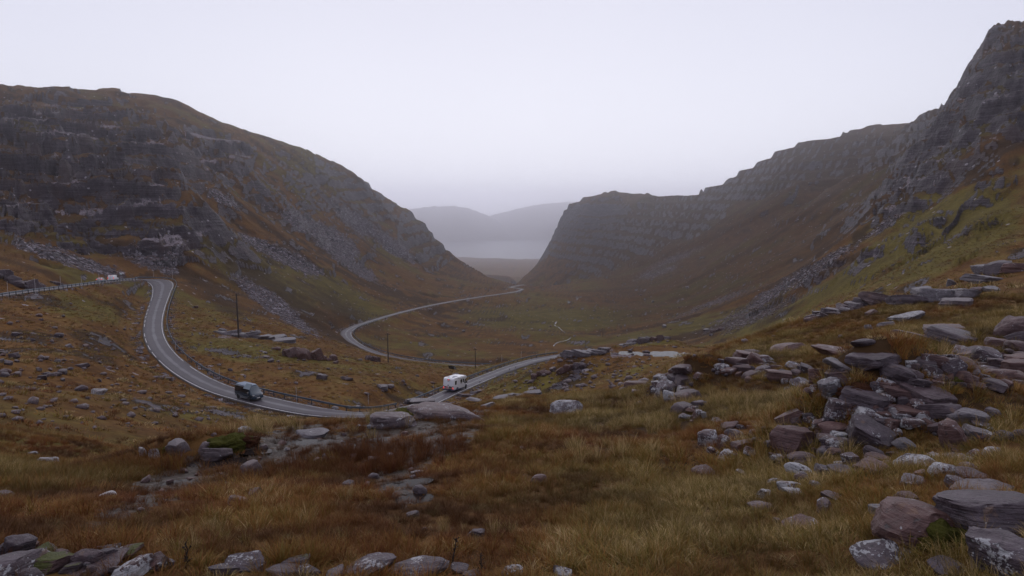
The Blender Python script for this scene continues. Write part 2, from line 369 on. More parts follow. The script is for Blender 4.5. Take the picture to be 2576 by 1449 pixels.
def height(X, Y):
    X = np.asarray(X, float); Y = np.asarray(Y, float)
    shp = X.shape; X = X.ravel(); Y = Y.ravel()
    r = np.maximum(np.hypot(X, Y), 0.9); th = np.arctan2(X, Y); u = np.log(r)
    t = base_t(th, u)
    z = r * t
    s = bilin(GS, th, u)
    s = np.where(np.abs(th) > TH_E, 0.25, s)
    dr, rz, rw = road_at(X, Y)
    calm = sstep(2.5, 14, dr)
    crag = np.where(np.abs(th) > TH_E, 0.0, bilin(GC, th, u))
    rough = np.clip(0.6 * sstep(0.5, 1.0, s) + crag, 0, 1.2)
    hill = sstep(150, 260, r) * (1 - sstep(1700, 2500, r))
    res = r * 0.0019
    wz = np.zeros_like(z)
    for k, wl_ in enumerate(WLS):
        wgt = sstep(1.2, 3.5, wl_ / res) * (1 - sstep(0.22, 0.5, wl_ / r))
        m = wgt > 0.002
        if not m.any(): continue
        amp = wl_ * (0.022 + 0.13 * rough[m] * hill[m] * (1.0 if wl_ < 30 else 0.35) * (1 - 0.6 * sstep(550, 900, r[m]))) * (1.0 if wl_ > 1.0 else 1.5)
        nn = perlin(X[m] / wl_, Y[m] / wl_, 100 + k)
        if wl_ >= 2.5:
            nn = np.where(rough[m] * hill[m] > 0.15, nn * 0.6 + 0.6 * (1 - 2.2 * np.abs(perlin(X[m] / wl_ + 5.5, Y[m] / wl_, 140 + k))), nn)
        wz[m] += wgt[m] * amp * nn
    # runnels down the slopes
    m = hill > 0.01
    if m.any():
        xm, ym, rm, sm_ = X[m], Y[m], r[m], s[m]
        cg = crag[m]
        g = perlin(xm / 150, ym / 17, 61) * 0.6 + perlin(xm / 60, ym / 7, 62) * 0.25
        wz[m] += hill[m] * sstep(0.12, 0.4, sm_) * g * 1.8
        # bedding: stepped ledges, broken sideways by gullies
        zz = z[m] + wz[m]
        for H, seed, wgt, rmin, rmax in ((30.0, 71, 0.28, 600, 5000), (14.0, 74, 0.9, 330, 2600), (8.0, 72, 0.75, 200, 900), (3.6, 73, 0.6, 150, 480)):
            brk = perlin(xm / (H * 3.2), ym / (H * 3.2), seed + 9) + 0.5 * perlin(xm / (H * 1.1), ym / (H * 1.1), seed + 10)
            ww = wgt * hill[m] * sstep(0.15, 0.55, cg + 0.35 * brk) * sstep(rmin * 0.85, rmin * 1.15, rm) * (1 - sstep(rmax * 0.8, rmax * 1.2, rm))
            wob = perlin(xm / (H * 5), ym / (H * 5), seed) * 0.8 + perlin(xm / (H * 1.3), ym / (H * 1.3), seed + 5) * 0.38 + perlin(xm / (H * .45), ym / (H * .45), seed + 6) * 0.16
            wob = wob * (1 - 0.78 * sstep(480, 800, rm))
            q = zz / H + wob
            f = q - np.floor(q)
            fw = np.clip(0.5 * sm_, 0.07, 0.5)
            gq = np.where(f < 1 - fw, f * 0.2 / (1 - fw), 0.2 + (f - (1 - fw)) * 0.8 / fw)
            zz = zz + ww * H * (gq - f)
        wz[m] = zz - z[m]
    z = z + wz * calm
    for (bx, by, rx, ry, rot, h) in BUMPS:
        c_, s_ = math.cos(rot), math.sin(rot)
        dx, dy = X - bx, Y - by
        q = ((dx * c_ + dy * s_) / rx) ** 2 + ((-dx * s_ + dy * c_) / ry) ** 2
        m = q < 6
        z[m] += h * np.exp(-q[m] * 1.4)
    for (fx, fy, fz, rx, ry, rot) in LEVELS:
        c_, s_ = math.cos(rot), math.sin(rot)
        dx, dy = X - fx, Y - fy
        q = np.hypot((dx * c_ + dy * s_) / rx, (-dx * s_ + dy * c_) / ry)
        k = 1 - sstep(0.55, 2.0, q)
        z = z * (1 - k) + (fz + 0.25 * wz) * k
    for (fx, fy, fz, rx, ry, rot, bl) in FLATS:
        c_, s_ = math.cos(rot), math.sin(rot)
        dx, dy = X - fx, Y - fy
        m = (np.abs(dx) < (rx + ry) * 3 + 3 * bl) & (np.abs(dy) < (rx + ry) * 3 + 3 * bl)
        if not m.any(): continue
        dx, dy = dx[m], dy[m]
        q = np.hypot((dx * c_ + dy * s_) / rx, (-dx * s_ + dy * c_) / ry)
        wob = 0.45 * perlin(X[m] / (rx * .5), Y[m] / (rx * .5), 210) + 0.30 * perlin(X[m] / (rx * .2), Y[m] / (rx * .2), 211)
        e = (q + wob - 1.0)
        k = 1 - sstep(0.0, bl, e)
        # dish under the water line, banks rising away from it
        dish = fz + 0.03 - 0.13 * sstep(0.15, -0.35, e)
        z[m] = z[m] * (1 - k) + dish * k
    # road bench
    m = dr < 24
    if m.any():
        d = dr[m] - rw[m]
        side = sstep(0.7, 8.5, d)
        bench = rz[m] - 0.16 - 0.35 * sstep(0.4, 3.0, d)
        z[m] = z[m] * side + bench * (1 - side)
    return z.reshape(shp)
US1 = np.linspace(math.log(2.5), math.log(130), 230)
US2 = np.linspace(math.log(128), math.log(6500), 420)
def surf(px, py, rmin=0.0):
    """first point of the ground seen through a picture position"""
    th, t = ray(px, py)
    sn, cs = math.sin(th), math.cos(th)
    def first(u):
        r = np.exp(u)
        tt = height(r * sn, r * cs) / r
        k = np.nonzero((tt >= t) & (r > rmin))[0]
        return (k[0] if len(k) else -1), tt
    US = US1 if rmin < 120 else US2
    i, tt = first(US)
    if i < 0 and US is US1:
        US = US2; i, tt = first(US)
    if i < 0:
        rr = math.exp(US[-1])
    elif i == 0: rr = math.exp(US[0])
    else:
        u2 = np.linspace(US[i - 1], US[i], 24)
        i2, tt2 = first(u2)
        rr = math.exp(u2[max(i2, 0)])
    x, y = rr * sn, rr * cs
    return Vector((x, y, float(height(np.array([x]), np.array([y]))[0])))

# mounds under the tumbled wall, puddles, the pool behind the wall
def bump(px, py, rx, ry, rot, h):
    v = surf(px, py); BUMPS.append((v.x, v.y, rx, ry, rot, h))
for b in ((2130,1075,2.2,1.2,0.5,0.85),(2260,1010,2.0,1.5,0.3,0.8),(2330,950,2.4,1.8,0.2,0.5),(2480,950,2.6,2.2,0.0,0.7),(2440,880,3,2.5,0,0.6),(1720,985,1.6,1.0,-0.6,0.9),(1780,950,1.8,1.2,-0.6,0.9),(1900,925,2.2,1.2,-0.3,0.45),(2040,945,2.2,1.3,-0.2,0.45),(1850,1085,1.2,0.8,0,0.25),(1080,1060,3.0,2.0,0,0.2),(560,1130,1.5,1.0,0.2,0.35),(420,1130,1.2,0.8,0.2,0.3)):
    bump(*b)
PUDDLES = [(790,1117,1.25,0.5,0.0),(545,1160,0.9,0.4,0.15),(905,1125,0.8,0.32,0.1),(985,1105,0.7,0.28,0.0),(455,1215,0.5,0.28,0.3),(1010,1165,0.5,0.26,0.2),(1000,1222,0.7,0.2,0.5),(1040,1255,0.35,0.25,0.4),(1170,1050,0.8,0.32,0.2),(640,1135,0.6,0.25,0.1),(870,1160,0.45,0.2,0.0)]
PUD = []
for (px, py, rx, ry, rot) in PUDDLES:
    v = surf(px, py); PUD.append((v.x, v.y, v.z - 0.02, rx * 0.8, ry * 0.8, rot, 0.35))
for p in PUD: FLATS.append(p)
POOLS = []
def on_plane(px, py, z):
    th, t = ray(px, py); r = z / t
    return r * math.sin(th), r * math.cos(th)
zp = -23.8
x, y = on_plane(1640, 889, zp); LEVELS.append((x, y, zp + 0.05, 15.0, 8.0, -0.1))
for (px, py, rx, ry, rot) in ((1665,890,4.4,1.7,0.1),(1590,889,3.2,1.3,-0.15),(1718,897,2.2,1.1,0.3)):
    x, y = on_plane(px, py, zp); POOLS.append((x, y, zp, rx, ry, rot, 0.4))
v = surf(1352, 992); POOLS.append((v.x, v.y, v.z, 1.6, 0.6, 0.1, 0.5))
for p in POOLS: FLATS.append(p)

# ------------------------------------------------------------------ terrain mesh: fans of azimuth and distance, finer where more of it shows
DTH = 0.0016
half = math.radians(41.5)
ths = list(np.arange(-half, half, DTH))
back = list(half + (2 * math.pi - 2 * half) * np.linspace(0, 1, 74)[1:-1])
THS = np.array(ths + back)
THS = np.where(THS > math.pi, THS - 2 * math.pi, THS)
NC = len(THS); NB = len(ths)
MR = 900
du = np.linspace(math.log(1.2), math.log(7600), 1500)
TT, UU = np.meshgrid(THS, du, indexing='ij')
CT = np.arange(0, NC, 4)
EU = np.exp(UU[CT]); prc = height(EU * np.sin(TT[CT]), EU * np.cos(TT[CT])) / EU
pr = np.empty(TT.shape)
for j_ in range(TT.shape[1]): pr[:, j_] = np.interp(np.arange(NC), CT, prc[:, j_])
run = np.maximum.accumulate(pr, axis=1)
vis = sstep(-0.03, -0.004, pr - run)
arc = np.abs(np.diff(pr, axis=1)) * (0.25 + vis[:, 1:]) * 1.0 + (du[1] - du[0]) * 0.028
KW = 81; ker = np.exp(-np.linspace(-1.8, 1.8, KW) ** 2); ker /= ker.sum()
pad = np.concatenate([arc[:1].repeat(KW // 2, 0), arc, arc[-1:].repeat(KW // 2, 0)])
sm = np.zeros_like(arc)
for k in range(KW): sm += ker[k] * pad[k:k + NC]
cdf = np.concatenate([np.zeros((NC, 1)), np.cumsum(sm, 1)], 1); cdf /= cdf[:, -1:]
RU = np.empty((NC, MR)); lv = np.linspace(0, 1, MR)
for i in range(NC): RU[i] = np.interp(lv, cdf[i], du)
RR = np.exp(RU)
VX = RR * np.sin(THS)[:, None]; VY = RR * np.cos(THS)[:, None]
VZ = height(VX, VY)

# slope of the finished ground
def grad_slope():
    P3 = np.stack([VX, VY, VZ], -1)
    a = np.zeros_like(P3); b = np.zeros_like(P3)
    a[:, 1:-1] = P3[:, 2:] - P3[:, :-2]; a[:, 0] = P3[:, 1] - P3[:, 0]; a[:, -1] = P3[:, -1] - P3[:, -2]
    b[1:-1] = P3[2:] - P3[:-2]; b[0] = P3[1] - P3[0]; b[-1] = P3[-1] - P3[-2]
    nrm = np.cross(a, b); L = np.linalg.norm(nrm, axis=-1) + 1e-9
    return np.abs(nrm[..., 2]) / L
NZ = grad_slope()
SL = np.sqrt(np.maximum(1 - NZ ** 2, 0)) / np.maximum(NZ, 0.05)
PX, PY = project(VX, VY, VZ)
BS = bilin(GS, np.repeat(THS, MR), RU.ravel()).reshape(NC, MR)
DRD = road_at(VX.ravel(), VY.ravel())[0].reshape(NC, MR)
hillm = sstep(170, 260, RR) * (1 - sstep(1700, 2600, RR))
n1 = fbm(VX.ravel(), VY.ravel(), 60, 4, 31).reshape(NC, MR)
n2 = fbm(VX.ravel(), VY.ravel(), 14, 4, 32).reshape(NC, MR)
n3 = fbm(VX.ravel(), VY.ravel(), 2.2, 3, 33).reshape(NC, MR)
stripe = (perlin(VX.ravel() / 190, VY.ravel() / 26, 61) + 0.6 * perlin(VX.ravel() / 80, VY.ravel() / 9, 66)).reshape(NC, MR)
CGV = np.where((np.abs(THS) > TH_E)[:, None], 0.0, bilin(GC, np.repeat(THS, MR), RU.ravel()).reshape(NC, MR))
rock = hillm * sstep(0.70, 1.15, SL + 0.20 * n2 + 0.12 * n1 + 0.2 * CGV - 0.14)
rock = np.maximum(rock, hillm * 0.30 * sstep(0.3, 1.0, CGV + 0.25 * n1) * sstep(-0.1, 0.5, n2 + 0.4 * n3))
scree = np.zeros_like(rock); green = 0.32 + 0.5 * n1 + 0.25 * n2; dark = sstep(0.1, 0.7, n2 * 0.7 - n1 * 0.4 + 0.1)
wet = np.zeros_like(rock); pale = np.zeros_like(rock)
green += hillm * 0.5 * stripe
dark = np.maximum(dark, hillm * sstep(0.05, 0.6, -stripe) * 0.9)
dark = np.maximum(dark, hillm * (0.46 + 0.2 * CGV + 0.2 * sstep(0.05, 0.2, THS)[:, None] * sstep(330, 500, RR)))
# loose stony patches in the valley and the banks under the road
mid = sstep(45, 80, RR) * (1 - sstep(700, 1100, RR))
rock = np.maximum(rock, mid * sstep(0.42, 0.72, n2 + 0.45 * n3 - 0.1) * 0.85)
bank = (1 - sstep(3.2, 6.5, DRD)) * sstep(2.0, 3.0, DRD)
scree = np.maximum(scree, bank * sstep(-0.25, 0.3, n3 + n2 * 0.4) * 0.9)
band = (perlin(VZ.ravel() / 6.0 + 3.1, (VX + 0.6 * VY).ravel() / 55.0, 81) + 0.6 * perlin(VZ.ravel() / 2.6, (VX + 0.6 * VY).ravel() / 21.0, 82)).reshape(NC, MR)
pale = np.maximum(pale, hillm * 0.95 * sstep(0.40, 0.9, CGV + 0.2 * n1) * sstep(0.05, 0.5, band + 0.25 * n3) * (1 - sstep(0.75, 1.3, SL)) * (1 - sstep(700, 1000, RR)))
BL = dict(rock=rock, scree=scree, green=green, dark=dark, wet=wet, pale=pale)
def blob(kind, px, py, rx, ry, deg, w=1.0, edge=0.5):
    v = surf(px, py); r0 = math.hypot(v.x, v.y)
    m = (np.abs(PX - px) < rx * 1.8 + ry) & (np.abs(PY - py) < rx * 1.8 + ry) & (RR > r0 * 0.55) & (RR < r0 * 1.8)
    if not m.any(): return
    a = math.radians(deg); c_, s_ = math.cos(a), math.sin(a)
    dx, dy = PX[m] - px, PY[m] - py
    q = np.hypot((dx * c_ + dy * s_) / rx, (-dx * s_ + dy * c_) / ry) + 0.45 * n2[m] * (1 if r0 > 60 else 0) + 0.35 * n3[m]
    k = sstep(1 + edge, 1 - edge, q)
    A_ = BL[kind]
    if w > 0: A_[m] = A_[m] * (1 - k * w) + k * w
    else: A_[m] = A_[m] * (1 + k * w)
for a in ((170,650,170,16,17),(370,650,50,26,25),(430,655,25,40,10),(700,772,120,20,36),(640,735,60,14,36),(655,620,60,14,32),(740,655,80,20,32),(830,600,95,26,32),(900,560,70,22,35),(760,560,70,20,25),(560,500,60,12,28),(990,620,60,18,38),(880,660,90,14,35),
          (1960,735,220,11,-27),(1900,795,130,20,-24),(2080,650,170,9,-29),(1800,760,150,10,-20),(2020,690,160,8,-28),(1700,650,90,14,-22),(1650,690,60,10,-15),(2230,560,40,12,-40)):
    blob('scree', *a, 1.0 if a[0] < 1200 else 0.62, 0.5 if a[0] < 1200 else 0.9)
for a in ((2300,560,150,40,-35),(2420,560,120,40,-35),(2150,700,150,30,-30),(2350,640,160,40,-30),(1900,810,120,30,-22),(560,640,120,40,40),(700,720,150,30,38),(850,740,140,30,30),(1300,800,160,30,5),(1450,800,120,25,0),(800,430,100,25,30),(200,770,110,30,10),(1290,950,90,40,0),(2500,560,90,50,-30)):
    blob('green', *a, 0.8, 0.9)
for a in ((2300,560,120,30,-35),(2420,600,140,40,-35),(2180,715,150,22,-30),(2480,540,90,40,-35)):
    blob('dark', *a, -0.8, 0.9)
for a in ((620,690,120,30,42),(740,770,140,26,38),(560,760,80,20,40),(250,880,60,40,20),(860,780,90,22,30)):
    blob('dark', *a, 0.7, 0.9)
# wet peat in the foreground hollow
for a in ((1000,1070,170,28,0),(800,1110,180,38,4),(640,1145,160,38,-6),(520,1180,130,38,-10),(430,1225,120,34,-18),(330,1275,120,30,-22),(1000,1160,110,60,10),(1010,1235,80,45,20),(1190,1045,60,25,0),(1080,1110,90,40,0)):
    blob('wet', *a, 0.72, 0.9)
for a in ((1500,880,60,6,0),(1560,895,40,6,0),(1640,860,40,6,0),(560,848,40,6,0)):
    blob('pale', *a, 0.6, 0.7)
green = np.clip(BL['green'], 0, 1); rock = np.clip(BL['rock'], 0, 1); scree = np.clip(BL['scree'], 0, 1); dark = np.clip(BL['dark'], 0, 1); wet = np.clip(BL['wet'], 0, 1); pale = np.clip(BL['pale'], 0, 1)

# regions
def foot(pts):
    xs = [ray(x, 700)[0] for x, _ in pts]; return np.interp(THS, xs, [p[1] for p in pts])
foot_l = foot([(-200,200),(0,198),(200,240),(400,290),(600,300),(800,310),(880,325),(1000,430),(1200,620),(1310,870),(1420,960),(1500,930),(1700,700),(1900,420),(2000,250),(2200,170),(2576,150)])
cut_r = foot([(-200,9e3),(1330,9e3),(1900,300),(2010,330),(2200,420),(2400,560),(2576,600)])
xs_mid = ray(1330, 700)[0]
fth = THS; REG = np.zeros((NC, MR), int)          # 0 foreground, 1 valley, 2 left hill, 3 buttress, 4 ridge, 5 coast
REG[RR > 62] = 1
lh = (RR > foot_l[:, None])
REG[lh & (fth[:, None] <= xs_mid)] = 2
REG[lh & (fth[:, None] > xs_mid) & (RR <= cut_r[:, None])] = 3
REG[lh & (fth[:, None] > xs_mid) & (RR > cut_r[:, None])] = 4
REG[RR > 1750] = 5
REG[np.abs(THS) > half + 0.01] = 1
REG[(np.abs(THS) > half + 0.01)[:, None] & (RR < 62)] = 0

ii, jj = np.meshgrid(np.arange(NC), np.arange(MR - 1), indexing='ij')
i2 = (ii + 1) % NC
F = np.stack([ii * MR + jj, i2 * MR + jj, i2 * MR + jj + 1, ii * MR + jj + 1], -1).reshape(-1, 4)
FR = REG[:, :-1].reshape(-1)
V = np.stack([VX, VY, VZ], -1).reshape(-1, 3)
CA = np.stack([rock, scree, green, dark], -1).reshape(-1, 4).astype(np.float32)
CB = np.stack([wet, pale, np.clip(RR / 1000, 0, 1), np.ones_like(wet)], -1).reshape(-1, 4).astype(np.float32)

def mesh_np(name, verts, faces, smooth=True):
    me = bpy.data.meshes.new(name)
    verts = np.asarray(verts, np.float32); faces = np.asarray(faces, np.int32)
    k = faces.shape[1]
    me.vertices.add(len(verts)); me.vertices.foreach_set('co', verts.ravel())
    me.loops.add(faces.size); me.loops.foreach_set('vertex_index', faces.ravel())
    me.polygons.add(len(faces))
    me.polygons.foreach_set('loop_start', np.arange(0, faces.size, k, dtype=np.int32))
    me.polygons.foreach_set('loop_total', np.full(len(faces), k, np.int32))
    if smooth: me.polygons.foreach_set('use_smooth', np.ones(len(faces), bool))
    me.update(calc_edges=True)
    return me
def link(name, me, mat=None, parent=None):
    o = bpy.data.objects.new(name, me); COL.objects.link(o)
    if mat is not None:
        if len(me.materials) == 0: me.materials.append(mat)
    if parent is not None: o.parent = parent
    return o
def tag(o, label=None, cat=None, group=None, kind=None):
    if label: o['label'] = label
    if cat: o['category'] = cat
    if group: o['group'] = group
    if kind: o['kind'] = kind
    return o
# ------------------------------------------------------------------ materials
class NT:
    def __init__(self, name):
        self.m = bpy.data.materials.new(name); self.m.use_nodes = True
        self.t = self.m.node_tree; self.n = self.t.nodes; self.l = self.t.links
        self.n.clear()
        self.out = self.n.new('ShaderNodeOutputMaterial')
        self.b = self.n.new('ShaderNodeBsdfPrincipled')
        self.l.new(self.b.outputs[0], self.out.inputs['Surface'])
    def set(self, node, key, v):
        if v is None: return
        if isinstance(v, bpy.types.NodeSocket): self.l.new(v, node.inputs[key])
        else:
            if isinstance(v, (tuple, list)) and len(v) == 3 and node.inputs[key].type == 'RGBA': v = (*v, 1)
            node.inputs[key].default_value = v
    def P(self, key, v): self.set(self.b, key, v)
    def math(self, op, a, b=None, c=None, clamp=False):
        k = self.n.new('ShaderNodeMath'); k.operation = op; k.use_clamp = clamp
        for i, v in enumerate((a, b, c)):
            if v is not None: self.set(k, i, v)
        return k.outputs[0]
    def mix(self, f, a, b, blend='MIX'):
        k = self.n.new('ShaderNodeMix'); k.data_type = 'RGBA'; k.blend_type = blend; k.clamp_factor = True
        self.set(k, 0, f); self.set(k, 6, a); self.set(k, 7, b)
        return k.outputs[2]
    def coord(self, which='Object'): return self.n.new('ShaderNodeTexCoord').outputs[which]
    def pos(self): return self.n.new('ShaderNodeNewGeometry').outputs['Position']
    def scale(self, vec, s):
        k = self.n.new('ShaderNodeMapping'); self.l.new(vec, k.inputs[0])
        k.inputs['Scale'].default_value = s if isinstance(s, (tuple, list)) else (s, s, s)
        return k.outputs[0]
    def noise(self, vec, scale, detail=4, rough=0.55, dist=0.0):
        k = self.n.new('ShaderNodeTexNoise')
        if vec is not None: self.l.new(vec, k.inputs['Vector'])
        k.inputs['Scale'].default_value = scale; k.inputs['Detail'].default_value = detail
        k.inputs['Roughness'].default_value = rough; k.inputs['Distortion'].default_value = dist
        return k.outputs['Fac']
    def voro(self, vec, scale, feat='F1', out='Distance', rnd=1.0):
        k = self.n.new('ShaderNodeTexVoronoi'); k.feature = feat
        self.l.new(vec, k.inputs['Vector']); k.inputs['Scale'].default_value = scale; k.inputs['Randomness'].default_value = rnd
        return k.outputs[out]
    def step(self, v, a, b):
        k = self.n.new('ShaderNodeMapRange'); k.interpolation_type = 'SMOOTHSTEP'
        self.set(k, 'Value', v); k.inputs['From Min'].default_value = a; k.inputs['From Max'].default_value = b
        return k.outputs[0]
    def ramp(self, v, stops):
        k = self.n.new('ShaderNodeValToRGB'); self.l.new(v, k.inputs[0])
        e = k.color_ramp.elements
        while len(e) > 1: e.remove(e[-1])
        for i, (p, c) in enumerate(stops):
            el = e[0] if i == 0 else e.new(p)
            el.position = p; el.color = (*c, 1)
        return k.outputs[0]
    def attr(self, name, typ='GEOMETRY', out='Color'):
        k = self.n.new('ShaderNodeAttribute'); k.attribute_name = name; k.attribute_type = typ
        return k.outputs[out]
    def sep(self, c):
        k = self.n.new('ShaderNodeSeparateColor'); self.l.new(c, k.inputs[0]); return k.outputs
    def bump(self, h, strength, dist, normal=None):
        k = self.n.new('ShaderNodeBump'); self.set(k, 'Height', h); self.set(k, 'Strength', strength); self.set(k, 'Distance', dist)
        if normal is not None: self.l.new(normal, k.inputs['Normal'])
        return k.outputs[0]
    def objrand(self): return self.n.new('ShaderNodeObjectInfo').outputs['Random']

def plain(name, col, rough=0.5, metal=0.0, var=0.08, scale=3.0, emit=None, es=1.0, spec=0.5, coat=0.0):
    k = NT(name)
    v = k.noise(k.coord('Object'), scale, 3)
    c = k.mix(v, tuple(x * (1 - var) for x in col), tuple(min(1, x * (1 + var)) for x in col))
    k.P('Base Color', c); k.P('Roughness', rough); k.P('Metallic', metal); k.P('Specular IOR Level', spec); k.P('Coat Weight', coat)
    if emit: k.P('Emission Color', emit); k.P('Emission Strength', es)
    return k.m

# moor: rough grass, heath, scree, bedded sandstone, wet peat
k = NT('moor_ground')
pos = k.pos()
ca = k.attr('cover'); A1 = k.sep(ca); a_rock, a_scree, a_green = A1[0], A1[1], A1[2]
a_dark = k.attr('cover', out='Alpha')
B1 = k.sep(k.attr('cover_more')); a_wet, a_pale, a_far = B1[0], B1[1], B1[2]
nf = k.noise(pos, 9.0, 4, 0.65); nm = k.noise(pos, 1.1, 5, 0.65); nl = k.noise(pos, 0.13, 5, 0.62); nx = k.noise(pos, 0.03, 4, 0.6)
near_w = k.step(a_far, 0.10, 0.02)
mixn = k.math('ADD', k.math('MULTIPLY', nm, 0.55), k.math('MULTIPLY', nl, 0.45))
brown = k.ramp(mixn, [(0.30, (0.034, 0.0155, 0.0052)), (0.45, (0.090, 0.040, 0.0115)), (0.56, (0.140, 0.070, 0.020)), (0.72, (0.190, 0.110, 0.038))])
olive = k.ramp(mixn, [(0.30, (0.028, 0.021, 0.0052)), (0.46, (0.080, 0.059, 0.0125)), (0.58, (0.125, 0.097, 0.022)), (0.72, (0.170, 0.135, 0.040))])
heath = k.ramp(mixn, [(0.30, (0.013, 0.0075, 0.0045)), (0.5, (0.029, 0.0165, 0.0090)), (0.70, (0.055, 0.031, 0.0150))])
gfac = k.step(k.math('ADD', a_green, k.math('MULTIPLY', k.math('SUBTRACT', nl, 0.5), 1.1)), 0.28, 0.78)
veg = k.mix(gfac, brown, olive)
dfac = k.math('MULTIPLY', k.step(k.math('ADD', a_dark, k.math('MULTIPLY', k.math('SUBTRACT', nm, 0.5), 1.4)), 0.35, 0.85), 0.85)
veg = k.mix(dfac, veg, heath)
# rock: beds seen edge-on as thin level lines, lichen, stains
bed = k.noise(k.scale(pos, (0.05, 0.05, 1.1)), 1.0, 5, 0.7)
fl = k.noise(k.scale(pos, (0.5, 0.5, 0.06)), 1.0, 4, 0.65)
rk = k.math('ADD', k.math('MULTIPLY', bed, 0.36), k.math('ADD', k.math('MULTIPLY', k.math('ADD', k.math('MULTIPLY', nl, 0.5), k.math('MULTIPLY', nm, 0.5)), 0.48), k.math('MULTIPLY', fl, 0.16)))
rcol = k.ramp(rk, [(0.36, (0.012, 0.0088, 0.0112)), (0.47, (0.034, 0.0255, 0.0315)), (0.55, (0.066, 0.0515, 0.0615)), (0.66, (0.180, 0.148, 0.170))])
rcol = k.mix(k.math('MULTIPLY', k.step(nx, 0.52, 0.66), 0.5), rcol, (0.070, 0.042, 0.038))
# grass ledges break the rock
rfac = k.step(k.math('ADD', a_rock, k.math('MULTIPLY', k.math('SUBTRACT', k.math('ADD', k.math('MULTIPLY', nl, 0.4), k.math('ADD', k.math('MULTIPLY', bed, 0.3), k.math('MULTIPLY', nm, 0.3))), 0.5), 2.6)), 0.36, 0.64)
c = k.mix(rfac, veg, rcol)
# scree: loose stones
vor = k.n.new('ShaderNodeTexVoronoi'); k.l.new(pos, vor.inputs['Vector']); vor.inputs['Scale'].default_value = 0.9
vcol = k.sep(vor.outputs['Color'])[0]
scol = k.ramp(vcol, [(0.0, (0.020, 0.017, 0.019)), (0.45, (0.060, 0.051, 0.057)), (0.8, (0.125, 0.108, 0.120)), (1.0, (0.270, 0.245, 0.265))])
sfac = k.step(k.math('ADD', a_scree, k.math('MULTIPLY', k.math('SUBTRACT', nm, 0.5), 1.6)), 0.42, 0.66)
c = k.mix(sfac, c, scol)
# scattered single pale stones too small to build
vs_ = k.n.new('ShaderNodeTexVoronoi'); k.l.new(pos, vs_.inputs['Vector']); vs_.inputs['Scale'].default_value = 0.22
spk = k.math('MULTIPLY', k.math('LESS_THAN', vs_.outputs['Distance'], 0.13), k.step(k.math('MULTIPLY', k.sep(vs_.outputs['Color'])[1], k.math('ADD', 0.55, nl)), 0.62, 0.72))
spk = k.math('MULTIPLY', spk, k.step(a_far, 0.06, 0.12))
c = k.mix(spk, c, (0.26, 0.235, 0.255))
pcol = k.ramp(k.noise(pos, 0.8, 5, 0.7), [(0.3, (0.060, 0.050, 0.055)), (0.5, (0.165, 0.138, 0.150)), (0.7, (0.270, 0.232, 0.250))])
c = k.mix(k.step(k.math('ADD', a_pale, k.math('MULTIPLY', k.math('SUBTRACT', nm, 0.5), 1.5)), 0.45, 0.62), c, pcol)
# wet peat
peat = k.ramp(k.noise(pos, 5.0, 5, 0.65), [(0.3, (0.009, 0.006, 0.006)), (0.55, (0.022, 0.014, 0.012)), (0.75, (0.048, 0.031, 0.026))])
wfac = k.step(k.math('ADD', a_wet, k.math('MULTIPLY', k.math('SUBTRACT', k.noise(pos, 2.6, 4, 0.6), 0.5), 1.7)), 0.42, 0.62)
c = k.mix(wfac, c, peat)
# thatch under the blades close by
c = k.mix(k.math('MULTIPLY', near_w, 0.35), c, k.mix(nf, (0.020, 0.011, 0.005), (0.075, 0.042, 0.016)))
k.P('Base Color', c)
rr_ = k.math('SUBTRACT', 0.92, k.math('MULTIPLY', wfac, k.math('ADD', 0.20, k.math('MULTIPLY', k.step(nf, 0.35, 0.65), 0.30))))
rr_ = k.math('SUBTRACT', rr_, k.math('MULTIPLY', rfac, 0.28))
k.P('Roughness', rr_)
k.P('Specular IOR Level', k.math('ADD', 0.08, k.math('MULTIPLY', k.math('MAXIMUM', wfac, k.math('MULTIPLY', rfac, 0.8)), 0.16)))
hb = k.math('ADD', k.math('MULTIPLY', nm, 0.5), k.math('MULTIPLY', nf, 0.12))
hb = k.math('ADD', hb, k.math('MULTIPLY', k.math('MULTIPLY', rfac, k.math('ADD', bed, fl)), 2.2))
hb = k.math('ADD', hb, k.math('MULTIPLY', k.math('MULTIPLY', sfac, vor.outputs['Distance']), -0.5))
k.P('Normal', k.bump(hb, 0.8, k.math('ADD', 0.10, k.math('MULTIPLY', a_far, 2.2))))
M_MOOR = k.m

names = ['ground', 'valley_floor', 'left_hill', 'right_buttress', 'far_ridge', 'coastal_moor']
for q, nme in enumerate(names):
    fsel = F[FR == q]
    if len(fsel) == 0: continue
    uq, inv = np.unique(fsel, return_inverse=True)
    me = mesh_np(nme, V[uq], inv.reshape(-1, 4))
    at = me.attributes.new('cover', 'FLOAT_COLOR', 'POINT'); at.data.foreach_set('color', CA[uq].ravel())
    at = me.attributes.new('cover_more', 'FLOAT_COLOR', 'POINT'); at.data.foreach_set('color', CB[uq].ravel())
    tag(link(nme, me, M_MOOR), kind='structure')

